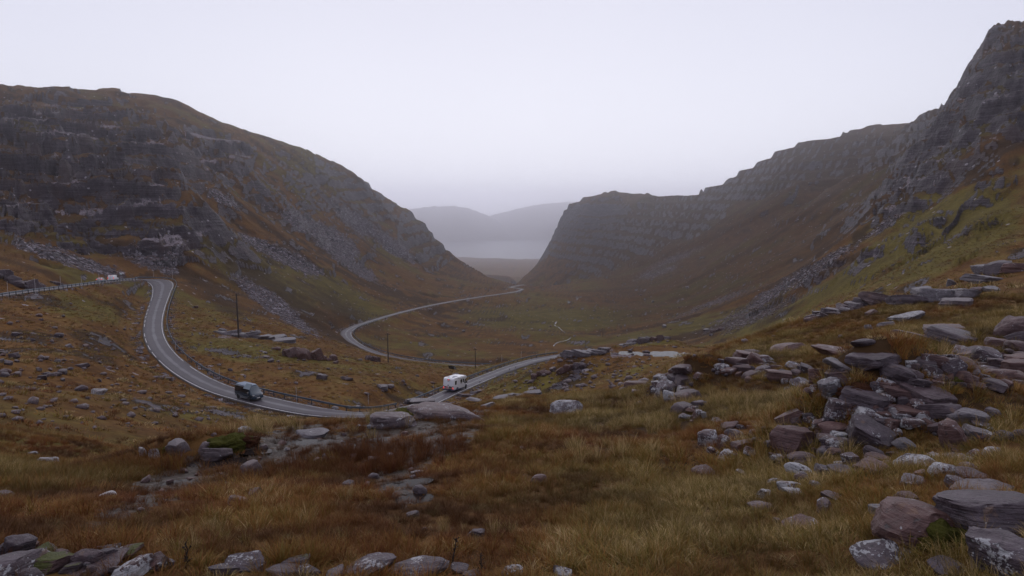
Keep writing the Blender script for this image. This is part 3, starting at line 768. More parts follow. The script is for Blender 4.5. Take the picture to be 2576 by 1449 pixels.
# ------------------------------------------------------------------ road, line markings
k = NT('wet_asphalt')
pos = k.pos()
along = k.attr('lane'); la = k.sep(along)
an = k.noise(pos, 0.35, 4, 0.6); af = k.noise(pos, 6.0, 3, 0.6)
tr = k.math('ABSOLUTE', k.math('SUBTRACT', la[0], 0.5))
mid_ = k.step(k.math('ADD', tr, k.math('MULTIPLY', k.math('SUBTRACT', an, 0.5), 0.12)), 0.10, 0.04)
trk = k.math('MULTIPLY', k.step(tr, 0.10, 0.17), k.step(tr, 0.34, 0.26))
ac = k.ramp(k.math('ADD', k.math('MULTIPLY', an, 0.7), k.math('MULTIPLY', af, 0.3)), [(0.35, (0.042, 0.035, 0.042)), (0.65, (0.078, 0.066, 0.078))])
ac = k.mix(k.math('MULTIPLY', mid_, 0.45), ac, (0.120, 0.116, 0.132))
ac = k.mix(k.math('MULTIPLY', trk, 0.25), ac, (0.070, 0.056, 0.062))
ac = k.mix(k.math('MULTIPLY', k.step(k.noise(pos, 0.11, 5, 0.65), 0.5, 0.62), 0.5), ac, (0.040, 0.034, 0.040))
ac = k.mix(k.step(k.math('ADD', tr, k.math('MULTIPLY', k.math('SUBTRACT', k.noise(pos, 0.9, 4, 0.7), 0.5), 0.22)), 0.43, 0.50), ac, (0.042, 0.030, 0.024))
k.P('Base Color', ac)
k.P('Roughness', k.math('ADD', 0.42, k.math('MULTIPLY', k.math('ADD', an, k.math('MULTIPLY', mid_, -0.4)), 0.35)))
k.P('Specular IOR Level', 0.3)
k.P('Normal', k.bump(af, 0.25, 0.02))
M_ROAD = k.m
k = NT('line_paint')
pn = k.noise(k.pos(), 1.6, 4, 0.7)
k.P('Base Color', k.mix(k.step(pn, 0.36, 0.50), (0.16, 0.145, 0.15), (0.58, 0.56, 0.56))); k.P('Roughness', 0.5)
M_LINE = k.m

T = np.gradient(RC[:, :2], axis=0); T /= np.linalg.norm(T, axis=1)[:, None] + 1e-9
for _ in range(3):
    T[1:-1] = (T[:-2] + 2 * T[1:-1] + T[2:]) / 4
T /= np.linalg.norm(T, axis=1)[:, None] + 1e-9
NL = np.stack([-T[:, 1], T[:, 0]], 1)            # to the left of travel
SL_ = np.concatenate([[0], np.cumsum(np.linalg.norm(np.diff(RC[:, :3], axis=0), axis=1))])
def off(i0, i1, d, dz=0.0):
    sl = slice(i0, i1)
    d = d if np.ndim(d) else np.full(len(RC[sl]), d)
    return np.concatenate([RC[sl, :2] + NL[sl] * d[:, None], (RC[sl, 2] + dz)[:, None]], 1)
N_R = len(RC)
wid = RC[:, 3] + 0.18 * fbm(np.arange(N_R) * 1.0, np.zeros(N_R), 7, 3, 5)
rows = [off(0, N_R, wid + 0.05, -0.45), off(0, N_R, wid, 0.0), off(0, N_R, wid * 0.55, 0.05), off(0, N_R, wid * 0.0, 0.07), off(0, N_R, -wid * 0.55, 0.05), off(0, N_R, -wid, 0.0), off(0, N_R, -wid - 0.05, -0.45)]
lane = [0.0, 0.0, 0.225, 0.5, 0.775, 1.0, 1.0]
rv = np.stack(rows, 1).reshape(-1, 3)
rf = [(i * 7 + j, i * 7 + j + 1, (i + 1) * 7 + j + 1, (i + 1) * 7 + j) for i in range(N_R - 1) for j in range(6)]
me = mesh_np('road', rv, np.array(rf)[:, ::-1])
at = me.attributes.new('lane', 'FLOAT_COLOR', 'POINT')
at.data.foreach_set('color', np.tile(np.array([[l, 0, 0, 1] for l in lane], np.float32), (N_R, 1)).ravel())
road = tag(link('road', me, M_ROAD), kind='structure')
def near_i(px, py, r):
    v = at_r(px, py, r); return int(np.argmin((RC[:, 0] - v.x) ** 2 + (RC[:, 1] - v.y) ** 2 + (RC[:, 2] - v.z) ** 2))
def line(i0, i1, side, dash=None, w=0.12):
    vv, ff = [], []
    s = SL_[i0]
    for i in range(i0, i1):
        if dash and (SL_[i] % (dash[0] + dash[1])) > dash[0]: continue
        if perlin(np.array([SL_[i] / 9.0]), np.array([side * 3.3]), 91)[0] > 0.55: continue
        q = len(vv)
        for j in (i, i + 1):
            for e in (0, w):
                d = side * (RC[j, 3] - 0.28 - e)
                fz = 0.05 - 0.05 * max(0, (abs(d) / wid[j] - 0.55) / 0.45)
                p = RC[j, :2] + NL[j] * d
                vv.append((p[0], p[1], RC[j, 2] + fz + 0.012))
        ff.append((q, q + 1, q + 3, q + 2) if side < 0 else (q, q + 2, q + 3, q + 1))
    o = link('edge_line', mesh_np('edge_line', np.array(vv), np.array(ff)[:, ::-1], False), M_LINE, road)
    return o
iA = near_i(0, 742, 181); iH = near_i(388, 706, 277); iH2 = near_i(394, 775, 214); iE = near_i(1350, 906, 201)
iM = near_i(1230, 946, 171); iL = near_i(1000, 902, 258); iL2 = near_i(888, 824, 323)
line(0, iE, 1); line(0, iH2 - 18, -1); line(iH2 - 18, near_i(440, 916, 146), -1, (4.0, 2.4)); line(near_i(440, 916, 146), iM, -1)
line(iL + 20, iL2 + 40, -1)

# ------------------------------------------------------------------ water
def water_mat(name, col, rough=0.06, wave=2.0, dist=0.02, spec=0.4):
    k = NT(name)
    k.P('Base Color', col); k.P('Roughness', rough); k.P('IOR', 1.333); k.P('Specular IOR Level', spec)
    k.P('Normal', k.bump(k.noise(k.pos(), wave, 4, 0.6), 0.25, dist))
    return k.m
M_POOL = water_mat('pool_water', (0.030, 0.026, 0.028), 0.15, 1.5, 0.03, 0.13)
M_PUD = water_mat('puddle_water', (0.020, 0.015, 0.014), 0.12, 14.0, 0.004, 0.16)
M_LOCH = water_mat('loch_water', (0.060, 0.070, 0.085), 0.25, 0.02, 0.02, 0.6)
def sheet(name, fl, mat, grow=1.25):
    fx, fy, fz, rx, ry, rot, bl = fl
    c_, s_ = math.cos(rot), math.sin(rot)
    vv = [(fx, fy, fz)]
    for i in range(40):
        a = i / 40 * 2 * math.pi
        x, y = rx * grow * math.cos(a), ry * grow * math.sin(a)
        vv.append((fx + x * c_ - y * s_, fy + x * s_ + y * c_, fz))
    ff = np.array([(0, i + 1, (i + 1) % 40 + 1) for i in range(40)])
    return tag(link(name, mesh_np(name, np.array(vv), ff, False), mat), kind='structure')
for i, p in enumerate(PUD): sheet('puddle', (p[0], p[1], p[2] + 0.001 * i, *p[3:]), M_PUD, 1.1)
for i, p in enumerate(POOLS): sheet('pool', (p[0], p[1], p[2] + 0.004 * i, *p[3:]), M_POOL, 1.15)
vv = [(-7000, 3800, -400), (7000, 3800, -400), (12000, 11800, -400), (-12000, 11800, -400)]
tag(link('loch', mesh_np('loch', np.array(vv), np.array([[0, 1, 2, 3]]), False), M_LOCH), kind='structure')
# burn winding through the valley floor, and its side threads
def stream(pts, w):
    pp = [surf(x, y, 200) for x, y in pts]
    c = catmull([(p.x, p.y, p.z, 0) for p in pp], 2.0)
    t_ = np.gradient(c[:, :2], axis=0); t_ /= np.linalg.norm(t_, axis=1)[:, None] + 1e-9
    n_ = np.stack([-t_[:, 1], t_[:, 0]], 1)
    ww = w * (0.75 + 0.9 * fbm(np.arange(len(c)) * 1.0, np.full(len(c), w), 6, 3, 44))
    ww = np.maximum(ww, w * 0.25)
    L = c[:, :2] + n_ * ww[:, None]; Rr = c[:, :2] - n_ * ww[:, None]
    zz = np.maximum(np.maximum(height(L[:, 0], L[:, 1]), height(Rr[:, 0], Rr[:, 1])), height(c[:, 0], c[:, 1])) + 0.10
    v_ = np.stack([np.column_stack([L, zz]), np.column_stack([Rr, zz])], 1).reshape(-1, 3)
    f_ = np.array([(2 * i, 2 * i + 1, 2 * i + 3, 2 * i + 2) for i in range(len(c) - 1)])
    return tag(link('stream', mesh_np('stream', v_, f_, False), M_POOL), kind='structure')
stream([(1392,872),(1404,862),(1428,856),(1436,850)], 0.4)
stream([(1425,838),(1408,826),(1395,818),(1402,808)], 0.35)
stream([(1428,764),(1446,756),(1460,746)], 0.6)
stream([(1412,735),(1400,730)], 0.8)

# far shore hills
k = NT('far_hill')
k.P('Base Color', k.mix(k.noise(k.pos(), 0.002, 4), (0.05, 0.04, 0.03), (0.09, 0.07, 0.05))); k.P('Roughness', 0.95)
M_FAR = k.m
def far_hill(name, crest, r, depth, shore):
    th = np.array([ray(x, y)[0] for x, y in crest]); z = np.array([ray(x, y)[1] for x, y in crest]) * r
    ts = np.linspace(th[0], th[-1], 140); zc = np.interp(ts, th, z) + 12 * fbm(ts * 300, ts * 0, 3, 4, 77)
    vv = []; K = 18
    for i, a in enumerate(ts):
        for j in range(K):
            q = j / (K - 1)
            rr = shore + (r - shore) * q * 1.0 if q < .7 else shore + (r - shore) * .7 + (depth) * (q - .7) / .3
            prof = math.sin(min(q / 0.7, 1) * math.pi / 2) if q <= 0.7 else math.cos((q - .7) / .3 * math.pi / 2)
            zz = -404 + (zc[i] + 404) * prof + (22 * mnoise.fractal((math.sin(a) * rr / 1200, math.cos(a) * rr / 1200, 0), 1, 2, 4) if 0 < q < 1 else 0)
            vv.append((rr * math.sin(a), rr * math.cos(a), zz))
    ff = [(i * K + j, (i + 1) * K + j, (i + 1) * K + j + 1, i * K + j + 1) for i in range(len(ts) - 1) for j in range(K - 1)]
    return tag(link(name, mesh_np(name, np.array(vv), np.array(ff)), M_FAR), kind='structure')
far_hill('far_hills', [(400,560),(800,545),(960,537),(1010,530),(1060,522),(1100,519),(1140,518),(1180,524),(1220,537),(1260,556),(1300,580),(1340,598),(1480,606)], 9200, 2400, 7300)
far_hill('farthest_hills', [(800,560),(1150,560),(1220,545),(1260,533),(1300,524),(1340,516),(1380,511),(1420,508),(1500,505),(1800,515),(2200,530)], 10700, 1600, 7500)

# ------------------------------------------------------------------ haze: even damp air round everything
hz = bpy.data.materials.new('damp_air'); hz.use_nodes = True
hn, hl = hz.node_tree.nodes, hz.node_tree.links
hn.clear()
ho = hn.new('ShaderNodeOutputMaterial'); hv = hn.new('ShaderNodeVolumePrincipled')
hv.inputs['Color'].default_value = (0.94, 0.937, 1.0, 1)
hv.inputs['Density'].default_value = 0.0002
hv.inputs['Anisotropy'].default_value = 0.88
hl.new(hv.outputs[0], ho.inputs['Volume'])
zt = float(max(VZ.max(), 0)) + 60
bx = [(-14000, -7800, -455), (14000, -7800, -455), (14000, 12500, -455), (-14000, 12500, -455), (-14000, -7800, zt), (14000, -7800, zt), (14000, 12500, zt), (-14000, 12500, zt)]
hf = [(0, 3, 2, 1), (4, 5, 6, 7), (0, 1, 5, 4), (1, 2, 6, 5), (2, 3, 7, 6), (3, 0, 4, 7)]
haze = link('haze', mesh_np('haze', np.array(bx), np.array(hf), False), hz)
tag(haze, 'thin even damp haze filling the air of the whole glen', 'haze', kind='stuff')
# ------------------------------------------------------------------ stone
def rock_material(name):
    k = NT(name)
    pos = k.pos()
    tone = k.attr('tone', 'OBJECT', 'Fac'); lich = k.attr('lichen', 'OBJECT', 'Fac'); moss = k.attr('moss', 'OBJECT', 'Fac')
    rnd = k.objrand()
    geo = k.n.new('ShaderNodeNewGeometry')
    nz = k.n.new('ShaderNodeSeparateXYZ'); k.l.new(geo.outputs['Normal'], nz.inputs[0]); nz = nz.outputs[2]
    n_a = k.noise(pos, 2.2, 6, 0.65); n_b = k.noise(pos, 11.0, 5, 0.65); n_c = k.noise(pos, 34.0, 3, 0.6)
    loc = k.coord('Object')
    strat = k.noise(k.scale(loc, (1.2, 1.2, 9.0)), 1.0, 4, 0.6, 0.4)
    mixv = k.math('ADD', k.math('MULTIPLY', n_a, 0.4), k.math('ADD', k.math('MULTIPLY', n_b, 0.3), k.math('MULTIPLY', strat, 0.3)))
    purple = k.ramp(mixv, [(0.32, (0.024, 0.0175, 0.021)), (0.5, (0.058, 0.041, 0.048)), (0.68, (0.128, 0.098, 0.112))])
    red = k.ramp(mixv, [(0.32, (0.032, 0.0155, 0.0145)), (0.5, (0.086, 0.042, 0.037)), (0.68, (0.158, 0.090, 0.080))])
    grey = k.ramp(mixv, [(0.32, (0.044, 0.039, 0.043)), (0.5, (0.105, 0.090, 0.098)), (0.68, (0.210, 0.184, 0.196))])
    t1 = k.math('ADD', tone, k.math('MULTIPLY', k.math('SUBTRACT', rnd, 0.5), 0.5))
    c = k.mix(k.step(t1, 0.2, 0.9), purple, red)
    c = k.mix(k.step(t1, 1.2, 1.9), c, grey)
    # lichen: crusts and specks
    ln = k.math('ADD', k.math('MULTIPLY', k.noise(pos, 4.5, 5, 0.7), 0.65), k.math('MULTIPLY', n_c, 0.35))
    lf = k.step(k.math('ADD', ln, k.math('MULTIPLY', k.math('SUBTRACT', lich, 0.62), 0.30)), 0.54, 0.575)
    lcol = k.mix(k.noise(pos, 7.0, 3), (0.20, 0.20, 0.21), (0.52, 0.51, 0.51))
    c = k.mix(k.math('MULTIPLY', lf, 0.85), c, lcol)
    bl = k.step(k.noise(pos, 8.0, 4, 0.7), 0.60, 0.68)
    c = k.mix(k.math('MULTIPLY', bl, 0.65), c, (0.020, 0.018, 0.020))
    org = k.step(k.noise(k.scale(pos, (1.3, 1.3, 1.3)), 3.0, 4, 0.6), 0.62, 0.70)
    c = k.mix(k.math('MULTIPLY', org, 0.35), c, (0.19, 0.105, 0.055))
    mf = k.step(k.math('ADD', k.math('MULTIPLY', nz, 0.45), k.math('ADD', k.math('MULTIPLY', k.noise(pos, 3.0, 4, 0.6), 0.9), k.math('MULTIPLY', k.math('SUBTRACT', moss, 1.0), 0.9))), 0.72, 0.86)
    mcol = k.mix(n_b, (0.022, 0.026, 0.005), (0.090, 0.092, 0.018))
    c = k.mix(mf, c, mcol)
    k.P('Base Color', c)
    k.P('Roughness', k.math('ADD', k.math('MULTIPLY', n_b, 0.35), k.math('ADD', 0.34, k.math('MULTIPLY', k.math('MAXIMUM', lf, mf), 0.25))))
    k.P('Specular IOR Level', 0.35)
    hh = k.math('ADD', k.math('MULTIPLY', n_b, 0.6), k.math('ADD', k.math('MULTIPLY', n_c, 0.2), k.math('MULTIPLY', strat, 0.8)))
    k.P('Normal', k.bump(hh, 0.95, 0.05))
    return k.m
M_ROCK = rock_material('sandstone')

def ico(sub):
    bm = bmesh.new(); bmesh.ops.create_icosphere(bm, subdivisions=sub, radius=1.0)
    bm.verts.ensure_lookup_table()
    v = np.array([x.co[:] for x in bm.verts]); f = np.array([[x.index for x in fc.verts] for fc in bm.faces]); bm.free()
    return v, f
ICO = {s: ico(s) for s in (2, 3, 4)}
def noise3(v, sc, seed):
    return np.array([mnoise.noise((p[0] * sc + seed * 3.7, p[1] * sc - seed * 1.9, p[2] * sc + seed)) for p in v])
def make_rock(seed, kind='block', sub=3):
    rg = np.random.default_rng(seed)
    v, f = ICO[sub]; v = v.copy()
    asp = {'block': (1, .85, .75), 'slab': (1, .85, .38), 'round': (1, .9, .8), 'out': (1, .8, .45)}[kind]
    v *= 1.25
    npl = {'block': 11, 'slab': 9, 'round': 7, 'out': 12}[kind]
    if kind in ('slab', 'block', 'out'):
        tilt = rg.normal(0, 0.12, 2)
        planes = [((tilt[0], tilt[1], 1), rg.uniform(.45, .62)), ((-tilt[0], tilt[1], -1), .62)]
        a0 = rg.uniform(0, 6.28)
        for q in range(4 if kind != 'out' else 5):
            a = a0 + q * (math.pi / 2 if kind != 'out' else 1.256) + rg.normal(0, .28)
            planes.append(((math.cos(a), math.sin(a), rg.normal(0.12, .22)), rg.uniform(.62, .95)))
    else: planes = []
    while len(planes) < npl:
        d = rg.normal(0, 1, 3); planes.append((d, rg.uniform(.72, 1.0)))
    for nrm, h in planes:
        nrm = np.array(nrm, float); nrm /= np.linalg.norm(nrm)
        d = v @ nrm - h
        v -= np.maximum(d, 0)[:, None] * nrm[None, :] * (0.86 if kind != 'round' else 0.7)
    L = np.linalg.norm(v, axis=1)[:, None]
    v *= 1 + 0.10 * noise3(v, 1.7, seed)[:, None] + 0.05 * noise3(v, 4.5, seed + 3)[:, None] + (0.02 * noise3(v, 11.0, seed + 5)[:, None] if sub > 2 else 0)
    if kind in ('slab', 'out', 'block'):      # bedding grooves
        g = noise3(v * np.array([.25, .25, 5.5]), 1.0, seed + 9)
        rad = v * np.array([1, 1, 0.0]); v += rad * (0.07 * np.sign(g) * np.abs(g) ** .6)[:, None]
    v *= 1 - (0.05 if sub > 2 else 0) * np.exp(-(noise3(v, 2.6, seed + 21) / 0.07) ** 2)[:, None]      # cracks
    lo, hi = v.min(0), v.max(0)
    v = (v - (lo + hi) / 2) / (hi - lo)
    me = mesh_np('stone', v, f, smooth=False)
    me.materials.append(M_ROCK)
    try: me.set_sharp_from_angle(angle=math.radians(32))
    except Exception: pass
    me.polygons.foreach_set('use_smooth', np.ones(len(f), bool))
    return me
ROCKS = {kd: [make_rock(100 + 17 * i + 1000 * j, kd, 3) for i in range(9)] for j, kd in enumerate(('block', 'slab', 'round'))}
BIG = {kd: [make_rock(500 + 13 * i + 1000 * j, kd, 4) for i in range(4)] for j, kd in enumerate(('block', 'slab', 'round', 'out'))}
CROP = {'R1': (3072, 1000, .3975), 'R5': (3072, 1500, .3975), 'R4': (2048, 1500, .3975), 'R3': (1024, 1500, .3975), 'R2': (0, 1426, .3975), 'R6': (0, 850, .3975), 'R7': (1024, 1050, .3975), 'R8': (2048, 1050, .3975),
        'B0': (0, 1900, .466), 'B1': (1200, 1900, .466), 'B2': (2896, 1900, .466), 'F': (0, 0, 2.528)}
def to_px(crop, u, v):
    x0, y0, s = CROP[crop]
    return (x0 + s * u) * 2576 / 4096, (y0 + s * v) * 2576 / 4096
def thing(name, loc, label, cat, group=None):
    o = bpy.data.objects.new(name, None); COL.objects.link(o); o.location = loc
    o.empty_display_size = 0.2
    return tag(o, label, cat, group)
_rk = random.Random(11)
def stone(crop, u, v, w, h, kind='block', tone=None, lichen=None, moss=0.0, name='stone', parent=None, sink=0.28, big=False, yaw=None, tilt=0.16, lift=0.0, depth=None, rmin=0.0):
    px, py = to_px(crop, u, v)
    p = surf(px, py, rmin)
    sl = p.length
    f = sl / (FPX / 2576 * 4096) * CROP[crop][2]
    wm, hm = w * f, h * f
    d = depth * wm if depth else wm * _rk.uniform(.7, 1.0)
    # what is seen of the height mixes top and face
    el = max(0.05, -p.z / sl)
    hm = max(hm - 0.35 * d * el, hm * 0.7)
    if kind == 'slab': hm = min(hm, wm * 0.6)
    src = (BIG if big else ROCKS)[kind]
    me = src[_rk.randrange(len(src))]
    o = link(name, me)
    az = math.atan2(p.x, p.y)
    dirh = Vector((math.sin(az), math.cos(az), 0))
    o.scale = (wm * 1.06, d, hm * 1.25)
    q = p + dirh * d * 0.42
    zg = float(height(np.array([q.x]), np.array([q.y]))[0])
    base = (p.z + zg) / 2
    o.location = (q.x, q.y, base + hm * (0.5 - sink) + lift)
    yw = (-az + _rk.uniform(-.35, .35) + _rk.choice((0, math.pi))) if yaw is None else yaw - az
    o.rotation_euler = (_rk.gauss(0, tilt), _rk.gauss(0, tilt), yw)
    o['tone'] = float(tone if tone is not None else _rk.choice((0., .1, .3, .5, .8, 1.0, 1.3)))
    o['lichen'] = float(lichen if lichen is not None else _rk.uniform(.15, .7))
    o['moss'] = float(moss)
    if parent is not None:
        o.parent = parent
        bpy.context.view_layer.update() if False else None
        o.matrix_parent_inverse = Matrix.Translation(parent.location).inverted()
    return o
def heap(name, label, crop, items, cat='wall', fill=0, **kw):
    px, py = to_px(crop, items[len(items) // 2][0], items[len(items) // 2][1])
    p = surf(px, py)
    e = thing(name, p, label, cat)
    for it in items:
        k2 = dict(kw)
        if len(it) > 4: k2.update(it[4])
        stone(crop, *it[:4], parent=e, **k2)
        for _ in range(fill):
            ww = it[2] * _rk.uniform(.22, .5)
            stone(crop, it[0] + _rk.uniform(-.75, .75) * it[2], it[1] + _rk.uniform(-.5, .5) * it[3], ww, ww * _rk.uniform(.5, .85), parent=e, kind=_rk.choice(('block', 'block', 'slab', 'round')), tone=_rk.choice((0., .1, .3, .6, 1.0, 1.4)), lichen=_rk.uniform(.2, .8), lift=_rk.uniform(0, .06))
    return e
T_ = lambda **k: k
SB = T_(kind='slab')
# --- tumbled walls
heap('tumbled_wall', 'end of a tumbled drystone wall topped by broad flat purple slabs', 'R4', [
 (1530,250,200,200,T_(tone=1.8,lichen=.7)),(1560,110,170,90,T_(tone=1.7)),(1660,110,200,80),(1770,270,260,110,T_(kind='slab',tone=.2,lichen=.1,big=True)),(1740,140,200,95,T_(tone=.4,lichen=.2)),(1720,185,120,60,T_(lichen=.9)),(1865,345,130,90,T_(kind='slab',tone=.3,lichen=.2)),(1720,400,215,110,T_(tone=.6)),(1870,450,100,100,T_(tone=1.,lichen=.6)),(1740,455,130,50,T_(lichen=.95)),(1590,270,150,110,T_(lichen=.95,tone=1.6)),(1470,150,120,80,T_(lichen=.8)),(1930,435,55,65,T_(lichen=.95)),(1440,200,100,60),(1620,200,120,80,T_(tone=1.6)),(1650,300,110,70),(1800,400,110,60),(1500,60,150,70,T_(tone=1.7)),(1750,40,260,100,T_(kind='slab',tone=.4)),(1880,60,100,70)], lift=0.05, fill=2)
heap('tumbled_wall', 'small heap of lichen-crusted stones just below the tumbled wall end', 'R4', [
 (1980,720,200,210,T_(tone=1.6,lichen=.7)),(2140,740,150,160,T_(lichen=.6)),(2250,640,210,100,T_(tone=.3,kind='round')),(2330,780,250,130,T_(tone=.6)),(2460,700,90,80,T_(tone=1.7)),(2440,620,120,80),(2300,550,90,50),(2080,495,110,60,T_(lichen=.95)),(2190,550,160,70),(2380,545,50,40),(2550,590,100,80,T_(tone=.8)),(2180,860,200,120,T_(tone=1.2,lichen=.8)),(2060,470,70,50,T_(lichen=1.)),(2470,560,80,60)], fill=1)
heap('tumbled_wall', 'middle stretch of tumbled wall with an upright lichen-grey boulder and a red block', 'R1', [
 (500,1325,185,140,T_(tone=1.,lichen=.05,big=True)),(130,1330,235,120,T_(tone=1.1)),(340,1410,215,110,T_(tone=.2,kind='slab')),(250,1215,150,60,SB),(400,1245,160,80),(90,1205,150,60,SB),(230,1165,110,50),(60,1260,160,60,T_(tone=1.)),(620,1500,210,200,T_(tone=1.9,lichen=.7,big=True)),(690,1330,210,90,SB),(300,1270,120,60),(760,1370,160,60,SB),(430,1450,130,60),(740,1265,330,80,T_(kind='slab',tone=1.8,lichen=.4)),(160,1250,90,50),(-60,1240,150,70),(-120,1180,190,120,T_(tone=.8)),(-260,1230,180,80),(-180,1300,160,80,T_(tone=1.7)),(-320,1180,230,110,T_(kind='slab',tone=.6)),(-230,1120,260,110,T_(tone=.9,lichen=.2,big=True)),(-60,1150,200,90,T_(tone=.5)),(-400,1260,150,70),(-460,1230,160,70,T_(lichen=.8))], fill=2)
heap('tumbled_wall', 'largest heap of tumbled purple and red-brown wall stones in the right foreground', 'R5', [
 (350,160,230,110),(1330,150,330,130,T_(big=True,tone=.4,lichen=.2)),(1430,195,310,110,T_(kind='slab',big=True,tone=.1,lichen=.4)),(1160,195,200,60,SB),(1300,275,270,90,T_(tone=.5)),(1590,360,430,150,T_(kind='slab',big=True,tone=.3,lichen=.3)),(1000,400,430,150,T_(kind='slab',big=True,tone=.2,lichen=.3)),(690,500,240,200,T_(big=True,lichen=.7)),(990,515,270,110,T_(lichen=.7)),(1710,470,340,120,T_(kind='slab',tone=.5,lichen=.2)),(1430,480,300,90,T_(kind='slab',tone=.8)),(1320,495,210,90,T_(tone=1.7,lichen=.7)),(1120,540,140,60,T_(kind='round')),(660,650,240,110,T_(tone=.9,lichen=.15)),(1020,760,380,230,T_(big=True,tone=.1,lichen=.5)),(1260,600,130,100,T_(tone=1.)),(1430,590,230,100,T_(lichen=.8)),(1590,560,125,70),(1855,750,190,270,T_(tone=.8,lichen=.5,big=True)),(1990,540,310,150,T_(tone=1.8,lichen=.5,big=True,kind='round')),(1700,610,150,80,T_(tone=.5)),(1370,770,190,90,T_(tone=1.8)),(2130,580,150,70),(2100,670,220,90,T_(tone=1.5)),(250,820,420,270,T_(big=True,tone=.95,lichen=.12)),(230,520,260,110,T_(tone=1.)),(700,710,140,90,T_(lichen=.9)),(680,770,370,110,T_(tone=1.7,lichen=.7)),(680,840,160,70,T_(tone=1.)),(330,910,250,100,T_(kind='round',tone=1.6)),(90,890,120,60,T_(lichen=.9)),(300,1040,240,120,T_(kind='round',lichen=.9)),(560,1050,170,110),(720,1030,220,60,SB),(810,940,160,130),(720,950,100,50,T_(lichen=1.)),(1060,1020,300,130,T_(kind='slab',tone=.9,lichen=.15)),(1090,895,200,60,T_(kind='slab',tone=1.)),(500,570,110,90,T_(lichen=.8)),(480,700,130,60),(420,760,120,80,T_(tone=.9)),(860,620,130,60,T_(tone=.6)),(1180,650,110,50),(900,680,120,60),(1520,420,130,60),(1200,430,130,60,T_(tone=.8)),(1160,470,120,60,T_(tone=1.)),(1480,380,160,60,T_(tone=.9)),(1180,310,160,70),(860,300,130,80,T_(kind='round',tone=.3))], lift=0.06, fill=3)
itr = []
for (u0, v0) in [(x, y) for y in range(905, 1450, 62) for x in range(1700, 2640, 118)]:
    u_ = u0 + _rk.uniform(-45, 45); v_ = v0 + _rk.uniform(-22, 22)
    if u_ < 2600 - (v_ - 850) * 2.0 and v_ < 1130: continue
    w_ = _rk.choice((70, 90, 110, 140, 190, 250)); itr.append((u_, v_, w_, w_ * _rk.uniform(.42, .62), T_(kind=_rk.choice(('block', 'round', 'slab')), tone=_rk.choice((0., .2, .4, .6, .9)), lichen=_rk.uniform(.2, .6), moss=_rk.choice((0, 0, 0, .6)))))
itr += [(1320,1385,310,150,T_(big=True,tone=.1,lichen=.2)),(1790,1290,280,150,T_(big=True,tone=.1)),(2000,1110,220,100),(1430,1210,100,60,T_(lichen=.9)),(1560,1210,190,70),(1620,1260,120,80,T_(tone=1.7))]
heap('tumbled_wall', 'wide spread of dark rounded tumbled stones by the right edge', 'R1', itr, lift=0.03, fill=1)
itr = []
for q in range(26):
    s_ = q / 25
    w_ = _rk.choice((60, 80, 110, 140)); itr.append((400 + 560 * s_ + _rk.uniform(-15, 15), 720 - 150 * s_ + _rk.uniform(-26, 14), w_, w_ * _rk.uniform(.4, .6), T_(kind=_rk.choice(('block', 'slab')), tone=_rk.choice((0, .2, .3, 1.6)), lichen=.5)))
heap('tumbled_wall', 'low line of small tumbled stones climbing the crest towards pale slabs', 'R1', itr)
heap('tumbled_wall', 'row of mossy near boulders of a wall along the bottom left edge', 'B0', [
 (165,740,200,190,T_(big=True,tone=.1,moss=.2)),(50,730,140,130,T_(big=True,tone=.1,kind='round')),(120,900,430,170,T_(big=True,tone=.5,moss=.2)),(450,850,290,150,T_(big=True,moss=1.)),(540,745,110,100,T_(tone=.9,moss=.3)),(760,820,210,150,T_(big=True,kind='block',tone=.2,lichen=.3)),(660,800,130,100,T_(moss=.7)),(920,790,170,140,T_(big=True,tone=.1,lichen=.2)),(1080,730,240,70,T_(kind='slab',moss=.9)),(1150,880,290,130,T_(big=True,tone=1.2,lichen=.8)),(1340,835,170,110,T_(tone=.6)),(820,880,420,70,T_(kind='slab',tone=.2)),(370,700,170,70,T_(moss=.9)),(280,770,200,60,T_(moss=.9)),(1000,800,60,50,T_(moss=1.)),(620,850,150,80,T_(moss=.8)),(930,690,150,60,T_(tone=.3))], sink=0.2, fill=1)
heap('tumbled_wall', 'row of near lichened boulders along the bottom edge, centre', 'B1', [
 (600,885,410,130,T_(big=True,tone=.1,lichen=.6,kind='round')),(1030,895,490,140,T_(big=True,tone=.0,lichen=.55,kind='round')),(300,890,160,70,T_(tone=1.4)),(1370,850,160,60,SB),(1820,890,190,75,T_(tone=.1,lichen=.7)),(2250,890,150,90,T_(lichen=.8,moss=.6)),(60,880,200,80,T_(tone=.3)),(-480,850,280,85,T_(tone=.1,big=True)),(-670,865,240,75,T_(tone=.2)),(-130,880,260,60,T_(tone=.1)),(-30,815,210,100,T_(tone=.2,moss=.7,big=True)),(1480,880,140,50)], sink=0.2)

